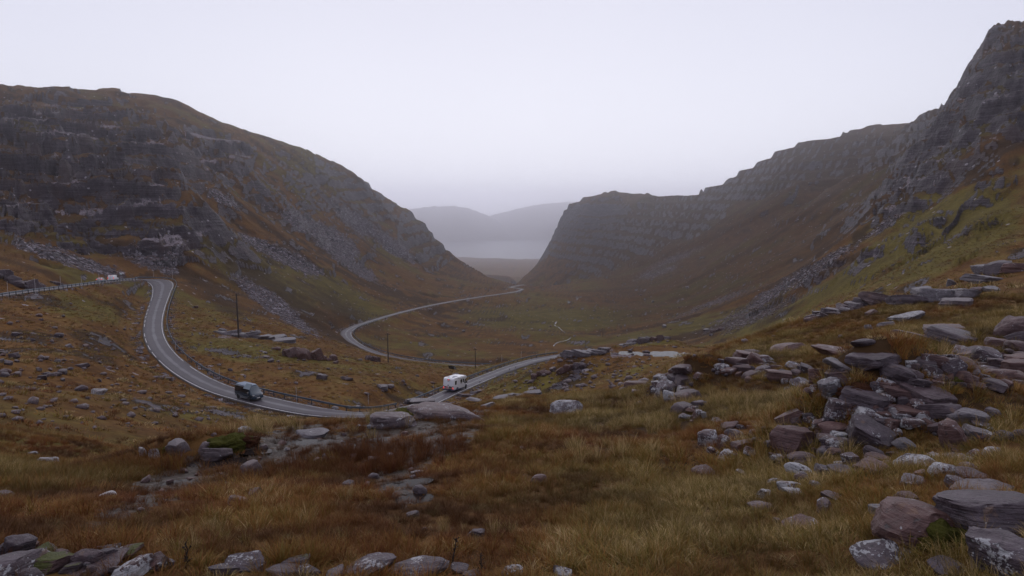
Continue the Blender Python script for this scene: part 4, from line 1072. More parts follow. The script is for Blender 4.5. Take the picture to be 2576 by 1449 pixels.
# --- single boulders, each its own thing
BOULDERS = [
 ('R1',1110,545,330,115,'slab',1.5,.4,'layered pale slab at the lower end of the crest outcrop'),
 ('R1',1390,565,320,105,'slab',.3,.3,'dark-faced layered slab in the middle of the crest outcrop'),
 ('R1',1560,445,200,75,'slab',1.7,.4,'small pale ledge topping the crest outcrop'),
 ('R1',1700,525,290,135,'slab',1.9,.5,'broad pale ribbed slab of the crest outcrop'),
 ('R1',1970,498,230,110,'slab',1.8,.5,'pale grey slab at the upper end of the crest outcrop'),
 ('R1',1880,572,260,80,'slab',1.7,.4,'low pale slab just below the crest outcrop'),
 ('R1',1040,655,115,50,'slab',1.4,.4,'small flat grey stone in brown grass below the crest outcrop'),
 ('R1',1370,722,320,80,'slab',1.9,.7,'large pale flat slab lying alone in the grass below the crest'),
 ('R1',1010,805,72,58,'block',2.0,.6,'small pointed whitish stone standing in brown grass'),
 ('R1',1190,772,165,48,'slab',1.7,.5,'pale low stone behind the pointed whitish stone'),
 ('R1',180,1048,350,105,'block',1.1,.1,'long pinkish flat-topped block left of the domed boulder'),
 ('R1',680,1088,410,130,'round',1.3,.5,'large domed boulder with pale lichen behind the middle wall'),
 ('R1',960,988,205,80,'round',.1,.3,'rounded purple stone right of the domed boulder'),
 ('R1',1450,922,330,100,'slab',.6,.1,'dark brown split slab on the grassy shelf'),
 ('R1',1780,852,340,85,'slab',.5,.05,'long dark brown boulder highest on the grassy shelf'),
 ('R1',1900,948,440,110,'slab',.4,.4,'long purple slab with white lichen below the long dark boulder'),
 ('R1',2470,905,280,220,'round',.5,.4,'big round red-brown boulder at the right edge'),
 ('R1',1050,1288,430,180,'slab',.1,.25,'big slanted purple slab tilted behind the largest heap'),
 ('R1',2310,248,200,140,'block',.3,.1,'dark angular boulder standing highest on the right crest'),
 ('R1',2150,235,160,90,'block',2.0,.6,'pale boulder left of the dark crest boulder'),
 ('R1',2150,335,300,80,'slab',1.8,.4,'pale sloping slab under the crest boulders'),
 ('R1',1840,358,75,62,'block',1.8,.5,'small tilted pale stone on the skyline of the crest outcrop'),
 ('R1',2090,432,95,62,'round',1.5,.5,'roundish grey stone above the crest outcrop end'),
 ('R1',2240,418,120,42,'slab',1.8,.6,'low pale stone in grass near the right edge crest'),
 ('R1',2480,225,230,90,'slab',.9,.4,'flat grey ledge at the far right of the crest'),
 ('R5',1470,960,340,140,'round',.3,.75,'rounded purple boulder spotted with white lichen in front of the largest heap'),
 ('R5',1660,862,165,72,'block',.6,.8,'small lichen-topped stone behind the spotted boulder'),
 ('R5',1900,882,220,80,'slab',.8,.8,'flat white-crusted stone below the upright stone'),
 ('R5',1800,1032,280,140,'round',.3,.8,'hollowed boulder with a white lichen rim'),
 ('R5',2070,1058,260,80,'slab',.7,.1,'smooth red-brown stone right of the hollowed boulder'),
 ('R5',2265,842,175,115,'block',1.6,.8,'pale wedge-shaped stone in the grass on the right'),
 ('R5',2100,822,135,62,'block',1.2,.7,'small grey stone left of the pale wedge'),
 ('R5',2370,658,180,62,'slab',.3,.4,'flat dark stone in grass near the right edge'),
 ('R5',1520,1042,115,82,'block',1.0,.1,'small red-brown stone under the spotted boulder'),
 ('R5',1460,1112,180,70,'slab',1.8,.6,'pale triangular slab below the spotted boulder'),
 ('R5',70,1112,135,82,'round',.6,.7,'small white-flecked stone left of the low grey pair'),
 ('R5',210,1172,210,110,'block',1.6,.95,'white lichen-covered stone, largest of the low grey pair'),
 ('R5',260,1218,200,40,'slab',1.5,.9,'thin pale slab at the foot of the white lichen stone'),
 ('R5',480,1132,115,65,'round',1.4,.5,'small pale round stone in the grass below the heap'),
 ('R5',640,1258,180,62,'slab',1.2,.4,'low grey stone half sunk in grass'),
 ('R5',570,1395,130,160,'block',1.7,.6,'upright grey stone leaning in the grass'),
 ('R5',1390,1312,190,125,'block',.6,.05,'dark red-brown stone left of the great near boulder'),
 ('R5',1970,1142,120,65,'block',1.8,.6,'small pale stone on the slope above the great near boulder'),
 ('R5',2150,1222,420,75,'slab',1.5,.4,'long low grey stone behind the great near boulder'),
 ('R5',2060,442,135,85,'round',.5,.3,'small brown stone in the grass above the grey round boulder'),
 ('R5',2250,432,135,92,'block',.4,.4,'dark stone alone in the grass right of the largest heap'),
 ('R5',2530,665,130,115,'round',.2,.1,'dark purple boulder cut by the right edge'),
 ('B2',1680,640,620,340,'block',1.0,.5,'great near boulder, broken face with pale pink patches'),
 ('B2',2350,560,760,330,'slab',.2,.35,'largest dark boulder looming at the right edge'),
 ('B2',2440,890,460,330,'block',.0,.55,'bluish grey boulder in the bottom right corner'),
 ('B2',1960,890,300,60,'slab',.1,.3,'low dark stone at the bottom edge near the corner'),
 ('B2',1355,805,410,150,'round',.1,.75,'low boulder with a white-crusted top near the bottom right'),
 ('B2',680,512,330,120,'block',1.3,.6,'square grey boulder sunk in grass, bottom right centre'),
 ('B2',310,302,180,72,'round',1.5,.7,'grey humped stone above the square grey boulder'),
 ('B2',335,205,95,100,'block',1.7,.95,'small whitish stone above the humped stone'),
 ('R4',545,400,320,175,'block',1.7,.75,'double-humped grey boulder standing alone on the grassy rim'),
 ('R4',1260,130,260,80,'slab',.6,.3,'flat purple slab left of the tumbled wall end'),
 ('R4',1940,1032,250,110,'round',.7,.45,'solitary reddish stone in the middle of the grass'),
 ('R4',2320,1022,135,52,'slab',1.8,.9,'small white stone right of the solitary reddish stone'),
 ('R4',265,1092,175,105,'round',1.3,.15,'smooth grey stone in brown grass, centre of the foreground'),
 ('R4',100,756,55,38,'block',1.0,.2,'tiny grey stone in the grass below the double-humped boulder'),
 ('R4',1275,302,75,34,'slab',1.6,.5,'tiny flat stone between the double-humped boulder and the wall end'),
 ('R4',1260,190,110,45,'slab',1.2,.4,'small low slab under the flat purple slab'),
 ('B1',1510,562,140,115,'block',.5,.1,'dark three-cornered stone tipped in the grass near the bottom'),
 ('B1',2450,502,66,52,'round',1.0,.0,'small red stone in the green grass near the bottom'),
 ('B1',1070,482,50,40,'block',.9,.1,'tiny reddish stone left of the tipped dark stone'),
 ('B1',970,362,100,50,'slab',.2,.4,'dark flat stone at the foot of the lower puddles'),
 ('R2',1790,1003,190,165,'block',1.7,.3,'big smooth grey boulder on the left rim of the hollow'),
 ('R2',1440,1010,60,110,'block',1.8,1.0,'white-streaked upright stone left of the big smooth grey boulder'),
 ('R2',1555,1030,90,105,'block',1.5,.9,'mossy white-patched stone between the white-streaked stone and the grey boulder'),
 ('R2',2090,955,160,95,'block',1.4,.5,'grey stone below the green moss bank on the rim'),
 ('R2',2480,772,140,75,'round',1.9,.9,'white-topped boulder on the rim above the moss bank'),
 ('R2',2180,1090,300,150,'slab',1.4,.4,'wet grey slab sloping into the dark hollow'),
 ('R2',2530,1180,200,150,'block',1.6,.3,'pale grey rock half in the wet hollow'),
 ('R2',100,1215,130,55,'round',1.6,.6,'grey stone by the dark rushes at the left edge'),
 ('R2',340,1200,130,36,'slab',1.9,.8,'thin pale stone in the grass near the left edge'),
 ('R2',330,992,70,34,'round',1.9,.9,'whitish stone on the open slope far left'),
 ('R2',480,1075,160,55,'slab',1.5,.8,'white-edged low rock on the open slope far left'),
 ('R2',1470,1270,90,58,'block',1.3,.4,'grey stone at the edge of the wet peat'),
 ('R2',40,1449,130,90,'block',.3,.4,'purple stone at the left edge above the mossy wall'),
 ('R3',560,645,320,85,'slab',1.8,.4,'greenish pale slab at the head of the puddles'),
 ('R3',1040,528,58,34,'block',2.0,1.0,'small white block beside the big slab, left of two'),
 ('R3',1142,545,52,56,'block',2.0,1.0,'small white block beside the big slab, right of two'),
 ('R3',1490,615,76,58,'block',1.0,.05,'reddish pointed stone below the big slab'),
 ('R3',690,870,50,95,'block',1.6,.4,'narrow upright grey stone at the lower edge of the puddles'),
 ('R3',770,890,80,75,'round',1.4,.3,'rounded grey stone beside the narrow upright stone'),
 ('R3',620,890,65,60,'block',1.3,.4,'small grey stone left of the narrow upright stone'),
 ('R3',260,700,80,40,'slab',1.0,.2,'reddish flat stone in the grass left of the puddles'),
 ('R3',82,745,60,44,'block',1.8,.6,'pale square stone near the left puddle'),
 ('R3',315,768,46,36,'block',1.9,.7,'small whitish stone in the left puddle'),
 ('R3',872,690,40,34,'block',1.9,.9,'small white stone on the upper puddle bank'),
 ('R3',1425,668,40,36,'round',1.5,.3,'small tan stone right of the puddles'),
 ('R3',1100,882,60,30,'block',.9,.1,'brown stone in the dark red rushes'),
 ('R3',2330,330,160,55,'slab',1.7,.5,'low pale slab trailing right from the big slab'),
 ('R3',930,340,70,32,'round',1.9,.8,'pale stone beside the barrier below the road'),
 ('R3',795,345,70,36,'round',1.8,.8,'white-topped stone left of the barrier foot stone'),
 ('R3',1020,335,80,28,'slab',1.8,.5,'flat pale stone at the barrier end in the grass'),
 ('R3',2210,275,180,45,'slab',1.7,.4,'pale flat rock in orange grass right of the big slab'),
 ('R2',1000,385,120,55,'block',1.8,.8,'white-streaked angular boulder at the foot of the upper slope'),
]
for (crop, u, v, w, h, kd, tone, li, lab) in BOULDERS:
    bigf = w * CROP[crop][2] > 85
    o = stone(crop, u, v, w, h, kd, tone, li, moss=(.75 if 'mossy' in lab else 0.0), name='boulder', big=bigf)
    tag(o, lab, 'rock')
# big slab with moss on the rim of the hollow
for (u, v, w, h, lab, tn) in ((1395,535,480,180,'big lichened slab, left block, on the rim of the hollow',1.5),(1900,450,800,175,'big sloping pink-grey slab, right block, on the rim of the hollow',1.6),(1640,300,330,70,'upper ledge of the big slab beside the road below',1.8)):
    o = stone('R3', u, v, w, h, 'out', tn, .55, name='rock_outcrop', big=True, tilt=.05, depth=.55, sink=0.25)
    tag(o, lab, 'rock')
# outcrops in the middle distance
OUTC = [
 ('F',400,535,110,12,'pale slab outcrop beside the utility pole above the van',1.9),('F',478,568,60,26,'purple slab face above the main barrier, largest there',1.2),('F',512,570,42,14,'low purple slab right of the slab face',1.2),
 ('F',925,563,80,15,'pale flat outcrop where the road goes behind the rocks',2.0),('F',1000,546,60,10,'pale ledge on the skyline of the knoll',2.0),('F',1035,541,50,14,'blocky brown-sided outcrop on the knoll skyline',1.5),('F',1110,566,36,10,'pale low ledge right of the pool',1.9),
 ('F',815,630,75,10,'long pale ledge in orange grass below the motorhome road',1.9),('F',870,635,55,10,'short pale ledge right of the long pale ledge',2.0),('F',860,595,44,16,'bouldery outcrop right of the motorhome',.6),('F',905,588,50,20,'bouldery brown knoll outcrop under the bend',.5),
 ('F',745,627,44,9,'grey ledge on the verge below the motorhome',1.6),('F',25,452,60,22,'dark roadside crag at the left edge behind the barrier',.2),('F',92,452,20,8,'low dark rock beside the upper road',.2),('F',590,572,26,14,'dark rock on the brow above the lower road',.4),('F',1135,525,26,9,'pale boulder group where the crest meets the valley',1.6),
]
for (crop, u, v, w, h, lab, tn) in OUTC:
    px, py = to_px(crop, u, v); p = surf(px, py, 60)
    e = thing('rock_outcrop', p, lab, 'rock')
    f = p.length / (FPX / 2576 * 4096) * CROP[crop][2]
    nl_ = 5 + int(w > 50) * 3
    az = math.atan2(p.x, p.y); dv = Vector((math.sin(az), math.cos(az), 0)); sv = Vector((dv.y, -dv.x, 0))
    for q in range(nl_):
        tq = (q + .5) / nl_ - .5
        ww = w * f * _rk.uniform(.22, .42); hh = max(h * f * _rk.uniform(.35, .8), ww * .16); dd = ww * _rk.uniform(.5, .8)
        c_ = p + sv * (tq * w * f * .85) + dv * _rk.uniform(0, w * f * .25)
        zz = float(height(np.array([c_.x]), np.array([c_.y]))[0])
        o = link('rock_ledge', _rk.choice(BIG['out'] + BIG['slab'] if h < w * .3 else BIG['block'] + BIG['round']))
        o.scale = (ww, dd, hh * 1.3)
        o.location = (c_.x, c_.y, zz + hh * .22)
        o.rotation_euler = (_rk.gauss(0, .07), _rk.gauss(0, .07), -az + _rk.uniform(-.4, .4))
        o['tone'] = float(tn + _rk.uniform(-.15, .15)); o['lichen'] = _rk.uniform(.3, .6); o['moss'] = 0.0
        o.parent = e; o.matrix_parent_inverse = Matrix.Translation(e.location).inverted()
# strewn boulders on the slopes: alike, nothing tells them apart
def strew(label, group, boxes, n, smin, smax, rmin, seed, tones=(0., .2, 1.4, 1.7)):
    rr = random.Random(seed)
    for q in range(n):
        x0, x1, y0, y1 = rr.choice(boxes)
        px, py = rr.uniform(x0, x1), rr.uniform(y0, y1)
        p = surf(px, py, rmin)
        if road_at(np.array([p.x]), np.array([p.y]))[0][0] < 4.5: continue
        s = smin * (smax / smin) ** (rr.random() ** 1.7)
        kd = rr.choice(('block', 'block', 'slab', 'round'))
        o = link('boulder', rr.choice(ROCKS[kd]))
        hh = s * {'block': .6, 'slab': .35, 'round': .6}[kd]
        o.scale = (s, s * rr.uniform(.6, .95), hh)
        o.location = (p.x, p.y, p.z + hh * .26)
        o.rotation_euler = (rr.gauss(0, .15), rr.gauss(0, .15), rr.uniform(0, 6.28))
        o['tone'] = float(rr.choice(tones)); o['lichen'] = rr.uniform(.1, .5); o['moss'] = 0.0
        tag(o, label, 'rock', group)
strew('grey boulder strewn among heath on the left slope below the upper road', 'boulders on the left slope', [(0,330,790,1000),(0,250,830,960),(200,400,880,1010),(0,180,900,960)], 58, .5, 1.8, 25, 3, (0., .1, .3, 1.2))
strew('grey rock on the grassy ground between the two roads', 'rocks between the roads', [(440,900,760,1000),(900,1180,905,985),(560,860,830,920)], 36, .8, 2.6, 100, 4)
strew('small pale rock scattered on the open valley floor', 'rocks on the valley floor', [(1000,1700,740,900),(1300,1800,720,850)], 34, 1.2, 3.6, 220, 5, (1.5, 1.8, 2.0))
strew('small stone in the wet peat of the foreground hollow', 'stones in the wet hollow', [(430,1050,1075,1190),(300,700,1180,1300),(850,1080,1150,1260)], 46, .10, .34, 5, 6, (.1, .6, 1., 1.7))
strew('small stone half sunk in the grass of the right foreground', 'stones in the right foreground grass', [(1900,2560,1120,1330),(1800,2500,1000,1250),(1700,2200,820,900)], 30, .10, .32, 5, 8, (.1, .6, 1.4, 1.8))
# the rest, too many to pick apart: one mass of loose stones
def loose(name, label, boxes, n, smin, smax, rmin, seed, tone, use_scree=False, road_bank=False):
    rg = np.random.default_rng(seed)
    v0, f0 = ICO[2]; v1 = v0[:12].copy(); f1, _ = None, None
    bmi = bmesh.new(); bmesh.ops.create_icosphere(bmi, subdivisions=1, radius=1.0); bmi.verts.ensure_lookup_table()
    bv = np.array([x.co[:] for x in bmi.verts]); bf = np.array([[x.index for x in fc.verts] for fc in bmi.faces]); bmi.free()
    VV, FF = [], []
    if use_scree or road_bank:
        src = BL['scree'] if use_scree else bank
        msk = (src > 0.5) & (RR > rmin) & (RR < 800) & (PX > -60) & (PX < 2640) & (vis2 > 0.5)
        if road_bank: msk = (bank > 0.4) & (RR < 330) & (PX > -60) & (PX < 2640) & (vis2 > 0.5)
        idx = np.nonzero(msk.ravel())[0]
        idx = rg.choice(idx, min(n, len(idx)), replace=False)
        X = VX.ravel()[idx] + rg.normal(0, .4, len(idx)); Y = VY.ravel()[idx] + rg.normal(0, .4, len(idx))
    else:
        X, Y = [], []
        for q in range(n):
            x0, x1, y0, y1 = boxes[rg.integers(len(boxes))]
            p = surf(rg.uniform(x0, x1), rg.uniform(y0, y1), rmin); X.append(p.x); Y.append(p.y)
        X, Y = np.array(X), np.array(Y)
    d = road_at(X, Y)[0]; wv = road_at(X, Y)[2]
    ok = d > wv + 0.9
    X, Y = X[ok], Y[ok]; Z = height(X, Y)
    S = smin * (smax / smin) ** (rg.random(len(X)) ** 2.0)
    S *= np.clip(np.hypot(X, Y) / 220, 1, 1.7) if use_scree else 1
    for q in range(len(X)):
        v = bv * rg.uniform(.6, 1.25, (12, 1)) * np.array([1, rg.uniform(.6, 1), rg.uniform(.4, .75)]) * S[q] * .5
        a = rg.uniform(0, 6.28); c_, s_ = math.cos(a), math.sin(a)
        v = np.column_stack([v[:, 0] * c_ - v[:, 1] * s_, v[:, 0] * s_ + v[:, 1] * c_, v[:, 2]]) + np.array([X[q], Y[q], Z[q] + S[q] * .1])
        VV.append(v); FF.append(bf + 12 * q)
    o = link(name, mesh_np(name, np.concatenate(VV), np.concatenate(FF), False), M_ROCK)
    o['tone'] = float(tone); o['lichen'] = .5; o['moss'] = 0.0
    return tag(o, label, 'stones', kind='stuff')
vis2 = np.interp(0, [0], [0]) + sstep(-0.012, -0.002, (VZ / RR) - np.maximum.accumulate(VZ / RR, axis=1))
loose('scree', 'fans of loose grey scree stones on the hillsides', None, 11000, .35, 1.0, 120, 21, 1.3, use_scree=True)
loose('roadside_rubble', 'loose rubble on the banks beside the road', None, 3600, .18, .6, 90, 22, 1.2, road_bank=True)
loose('scattered_stones', 'small loose stones strewn over the moor', [(0,640,740,1080),(420,1200,760,1000),(1000,1900,740,900),(1200,1640,900,985)], 1400, .3, 1.3, 30, 23, 1.6)
# ------------------------------------------------------------------ roadside furniture
M_RAIL = plain('weathered_steel', (0.085, 0.115, 0.150), 0.42, 0.35, 0.25, 1.5)
M_POST = plain('dark_steel_post', (0.040, 0.046, 0.055), 0.6, 0.2, 0.2, 4.0)
M_WOOD = plain('tarred_wood', (0.042, 0.032, 0.028), 0.85, 0, 0.3, 6.0)
M_POLE = plain('pale_marker_paint', (0.36, 0.33, 0.33), 0.6, 0, 0.15, 5.0)
M_BLACK = plain('black_plastic', (0.016, 0.016, 0.018), 0.55, 0, 0.1)
M_WHITE = plain('white_plastic', (0.70, 0.70, 0.70), 0.5, 0, 0.05)
M_CERAM = plain('insulator', (0.18, 0.10, 0.07), 0.3, 0, 0.1)
def prism_mesh(name, pts, y0, y1, mat, taper=None, bevel=0.0):
    """side outline (x,z) given thickness from y0 to y1"""
    bm = bmesh.new()
    a = [bm.verts.new((x, y0, z)) for x, z in pts]; b = [bm.verts.new((x, y1, z)) for x, z in pts]
    n_ = len(pts)
    bm.faces.new(a); bm.faces.new(list(reversed(b)))
    for i in range(n_): bm.faces.new((a[i], b[i], b[(i + 1) % n_], a[(i + 1) % n_]))
    bmesh.ops.recalc_face_normals(bm, faces=bm.faces)
    if bevel > 0: bmesh.ops.bevel(bm, geom=list(bm.edges), offset=bevel, segments=2, affect='EDGES', profile=0.6)
    if taper: taper(bm)
    me = bpy.data.meshes.new(name); bm.to_mesh(me); bm.free()
    for p in me.polygons: p.use_smooth = True
    try: me.set_sharp_from_angle(angle=math.radians(38))
    except Exception: pass
    me.materials.append(mat)
    return me
def box_mesh(name, c, s, mat, bevel=0.0):
    x, y, z = c; a, b, h = s[0] / 2, s[1] / 2, s[2] / 2
    return prism_mesh(name, [(x - a, z - h), (x + a, z - h), (x + a, z + h), (x - a, z + h)], y - b, y + b, mat, None, bevel)
def lathe(name, prof, mat, seg=12, axis='z'):
    bm = bmesh.new(); rings = []
    for (r, h) in prof:
        ring = []
        for i in range(seg):
            a = i / seg * 2 * math.pi
            x, y = r * math.cos(a), r * math.sin(a)
            ring.append(bm.verts.new((x, y, h) if axis == 'z' else (x, h, y)))
        rings.append(ring)
    for a, b in zip(rings, rings[1:]):
        for i in range(seg): bm.faces.new((a[i], a[(i + 1) % seg], b[(i + 1) % seg], b[i]))
    bm.faces.new(rings[0]); bm.faces.new(rings[-1])
    bmesh.ops.recalc_face_normals(bm, faces=bm.faces)
    me = bpy.data.meshes.new(name); bm.to_mesh(me); bm.free()
    for p in me.polygons: p.use_smooth = True
    try: me.set_sharp_from_angle(angle=math.radians(40))
    except Exception: pass
    me.materials.append(mat)
    return me
POST_ME = box_mesh('post', (0, 0, 0), (0.13, 0.11, 1.5), M_POST, 0.01)
def barrier(i0, i1, side, gap, label, spacing=3.0):
    idx = np.arange(i0, i1 + 1)
    d = side * (RC[idx, 3] + gap)
    path = np.column_stack([RC[idx, :2] + NL[idx] * d[:, None], RC[idx, 2]])
    for _ in range(3): path[1:-1] = (path[:-2] + 2 * path[1:-1] + path[2:]) / 4
    root = thing('crash_barrier', Vector(path[len(path) // 2]), label, 'crash barrier', 'crash barriers along the road')
    org = np.array(root.location)
    prof = [(0.0, .44), (-.05, .49), (.02, .56), (.02, .63), (-.05, .70), (0.0, .76), (.03, .76), (.05, .63), (.05, .56), (.03, .44)]
    K = len(prof); nn = NL[idx] * side
    vv = np.empty((len(idx), K, 3))
    for q, (o_, z_) in enumerate(prof):
        vv[:, q, :2] = path[:, :2] + nn * o_; vv[:, q, 2] = path[:, 2] + z_
    vv = vv.reshape(-1, 3) - org
    ff = [(i * K + j, i * K + (j + 1) % K, (i + 1) * K + (j + 1) % K, (i + 1) * K + j) for i in range(len(idx) - 1) for j in range(K)]
    link('rail', mesh_np('rail', vv, np.array(ff), False), M_RAIL, root)
    s = np.concatenate([[0], np.cumsum(np.linalg.norm(np.diff(path, axis=0), axis=1))])
    for q in range(int(s[-1] / spacing) + 1):
        t_ = q * spacing
        p = np.array([np.interp(t_, s, path[:, c]) for c in range(3)])
        j = min(int(np.searchsorted(s, t_)), len(idx) - 1)
        o = link('post', POST_ME, parent=root)
        o.location = Vector(p + np.append(nn[j] * 0.10, 0) - org) + Vector((0, 0, -0.02))
        o.rotation_euler = (0, 0, math.atan2(nn[j][1], nn[j][0]))
    return root
i_a = near_i(-120, 760, 165); i_b = near_i(345, 703, 276)
barrier(i_a, i_b - 8, -1, 0.75, 'crash barrier on the near side of the upper road, left edge')
i_c = near_i(350, 703, 277); i_d = near_i(1040, 1026, 121)
barrier(i_c, i_d, 1, 0.8, 'long curved crash barrier from the hairpin past the dark campervan')
barrier(i_d + 6, near_i(1430, 893, 219), 1, 0.8, 'crash barrier climbing past the white motorhome towards the rocks')
barrier(near_i(1240, 923, 249), near_i(940, 806, 354), -1, 0.7, 'dark crash barrier along the lower valley road and its bend')

def marker(x4, top4, bot4, label, rad=0.045):
    px, py = x4 * .6289, bot4 * .6289
    p = surf(px, py, 60)
    d = road_at(np.array([p.x]), np.array([p.y]))
    h = (bot4 - top4) / (FPX * 1.59) * p.length * 1.02
    me = lathe('snow_pole', [(rad, -0.3), (rad * 0.9, h * .97), (rad * 0.5, h)], M_POLE, 8)
    o = link('snow_pole', me); o.location = p
    o.rotation_euler = (random.gauss(0, .02), random.gauss(0, .03), 0)
    return tag(o, label, 'marker pole', 'snow marker poles beside the road')
for a in ((33,1138,1192,'leftmost pale snow pole beside the upper road barrier'),(143,1124,1176,'second snow pole from the left on the upper road'),(244,1114,1158,'third snow pole from the left on the upper road'),(328,1112,1156,'snow pole on the upper road just before the car'),(399,1102,1146,'snow pole standing in front of the tail-lit car'),
          (614,1084,1108,'snow pole behind the hairpin barrier, left of two'),(690,1086,1114,'snow pole at the outer corner of the hairpin'),(703,1369,1402,'snow pole beside the curve above the dark campervan'),(880,1477,1514,'snow pole behind the barrier left of the dark campervan'),(1187,1552,1612,'snow pole by the barrier right of the dark campervan'),(1474,1575,1618,'snow pole at the dip between the two camper vehicles'),(1735,1536,1586,'snow pole left of the white motorhome'),
          (2007,1418,1448,'thin snow pole on the grass beyond the rising barrier'),(2084,1404,1436,'snow pole behind the rising barrier, left of two'),(2183,1397,1428,'snow pole at the top end of the rising barrier')):
    marker(*a)
def reflector(x4, y4, label):
    p = surf(x4 * .6289, y4 * .6289, 60)
    r = thing('marker_post', p, label, 'marker post', 'short verge marker posts')
    link('post_body', box_mesh('post_body', (0, 0, .38), (.14, .08, 1.0), M_BLACK, .01), parent=r)
    link('reflector_band', box_mesh('reflector_band', (0, 0, .72), (.16, .10, .22), M_WHITE, .01), parent=r)
for a in ((1920,1534,'short black and white marker post on the verge right of the motorhome'),(2039,1482,'short dark marker post on the near verge before the bend'),(2063,1474,'short marker post at the end of the near verge'),(2147,1428,'short marker post at the far rail of the bend')):
    reflector(*a)
def utility(x4, top4, bot4, label, arm=True, rmin=60):
    p = surf(x4 * .6289, bot4 * .6289, rmin)
    h = (bot4 - top4) / (FPX * 1.59) * p.length
    r = thing('utility_pole', p, label, 'utility pole', 'wooden power line poles')
    link('pole', lathe('pole', [(h * .017 + .03, -.6), (h * .013 + .02, h * .98), (h * .009, h)], M_WOOD, 10), parent=r)
    if arm:
        link('crossarm', box_mesh('crossarm', (0, 0, h * .965), (h * .19, .12, .14), M_WOOD, .01), parent=r)
        for s in (-1, 0, 1):
            o = link('insulator', lathe('insulator', [(.05, 0), (.09, .05), (.05, .12), (.08, .18), (.03, .26)], M_CERAM, 8), parent=r)
            o.location = (s * h * .08, 0, h * .965 + .07 if s else h)
    r.rotation_euler = (random.gauss(0, .012), random.gauss(0, .012), random.uniform(-.4, .4))
for a in ((955,1186,1350,'tall utility pole left, standing by the pale slab'),(1553,1333,1450,'utility pole between the upper and lower road, with crossarm'),(1902,1394,1472,'utility pole behind the lower road left of the rising barrier'),(2343,1362,1392,'short-looking utility pole rising behind the pale outcrop'),(2410,1312,1348,'utility pole on the valley floor right of the burn'),
          (2351,1257,1287,'valley utility pole, third from the outcrop'),(2327,1225,1249,'valley utility pole, fourth from the outcrop'),(2306,1199,1217,'valley utility pole, fifth from the outcrop'),(2286,1187,1206,'valley utility pole, second farthest'),(2274,1172,1188,'farthest and smallest valley utility pole')):
    utility(*a, rmin=150)

# ------------------------------------------------------------------ vehicles
M_VAN = plain('dark_blue_paint', (0.020, 0.040, 0.062), 0.22, 0.0, 0.05, 1, coat=0.6)
M_VANROOF = plain('blue_grey_roof', (0.13, 0.18, 0.25), 0.45, 0.0, 0.08, 2)
M_GLASS = plain('dark_glass', (0.012, 0.014, 0.017), 0.08, 0.0, 0.05)
M_SCREEN = plain('windscreen_glass', (0.13, 0.175, 0.20), 0.12, 0.0, 0.3, 3)
M_TYRE = plain('tyre_rubber', (0.014, 0.014, 0.015), 0.8)
M_RIM = plain('alloy_rim', (0.20, 0.20, 0.21), 0.35, 0.7)
M_CHROME = plain('silver_trim', (0.55, 0.55, 0.57), 0.25, 0.7)
M_HEAD = plain('headlamp', (0.40, 0.38, 0.37), 0.15, 0, .05)
M_WPAINT = plain('white_paint', (0.78, 0.78, 0.79), 0.35, 0, 0.03, 2, coat=0.3)
M_SKIRT = plain('blue_grey_skirt', (0.050, 0.060, 0.105), 0.5, 0, 0.1)
M_RED = plain('tail_lamp_lit', (0.5, 0.02, 0.02), 0.2, 0, .05, emit=(1.0, 0.07, 0.05), es=0.8)
M_REDP = plain('red_reflective', (0.45, 0.03, 0.04), 0.5)
M_DKRED = plain('dark_lamp_housing', (0.060, 0.012, 0.018), 0.3)
M_PLATEY = plain('yellow_plate', (0.55, 0.42, 0.05), 0.5)
M_PLATEW = plain('white_plate', (0.70, 0.70, 0.66), 0.5)
M_GREYP = plain('silver_paint', (0.30, 0.31, 0.33), 0.28, 0.4, 0.04, 1, coat=0.5)
M_HATCH = plain('grey_hatch', (0.34, 0.34, 0.40), 0.3)
M_BADGE = plain('dark_badge', (0.06, 0.06, 0.07), 0.5)
def wheel(parent, x, y, r, w=.22):
    sgn = 1 if y > 0 else -1
    o = link('wheel', lathe('wheel', [(r * .62, -w / 2), (r * .93, -w / 2), (r, -w * .36), (r, w * .36), (r * .93, w / 2), (r * .62, w / 2)], M_TYRE, 22, 'y'), parent=parent)
    o.location = (x, y - sgn * w * .4, r)
    q = link('rim', lathe('rim', [(r * .20, w * .30), (r * .55, w * .40), (r * .64, w * .52), (r * .64, -w * .3)], M_RIM, 16, 'y'), parent=o)
    if sgn < 0: q.rotation_euler = (0, 0, math.pi)
def loft(name, stations, mat, bevel=0.0, sub=0):
    """stations: (x, [(y,z) half outline from bottom to top centre])"""
    bm = bmesh.new(); rings = []
    for x, hp in stations:
        ring = [bm.verts.new((x, y, z)) for y, z in hp] + [bm.verts.new((x, -y, z)) for y, z in reversed(hp) if y > 1e-6]
        rings.append(ring)
    K = len(rings[0])
    for a, b in zip(rings, rings[1:]):
        for i in range(K): bm.faces.new((a[i], a[(i + 1) % K], b[(i + 1) % K], b[i]))
    bm.faces.new(rings[0]); bm.faces.new(rings[-1])
    bmesh.ops.recalc_face_normals(bm, faces=bm.faces)
    me = bpy.data.meshes.new(name); bm.to_mesh(me); bm.free()
    for p in me.polygons: p.use_smooth = True
    try: me.set_sharp_from_angle(angle=math.radians(30))
    except Exception: pass
    me.materials.append(mat)
    return me
def part(name, me, parent): return link(name, me, parent=parent)
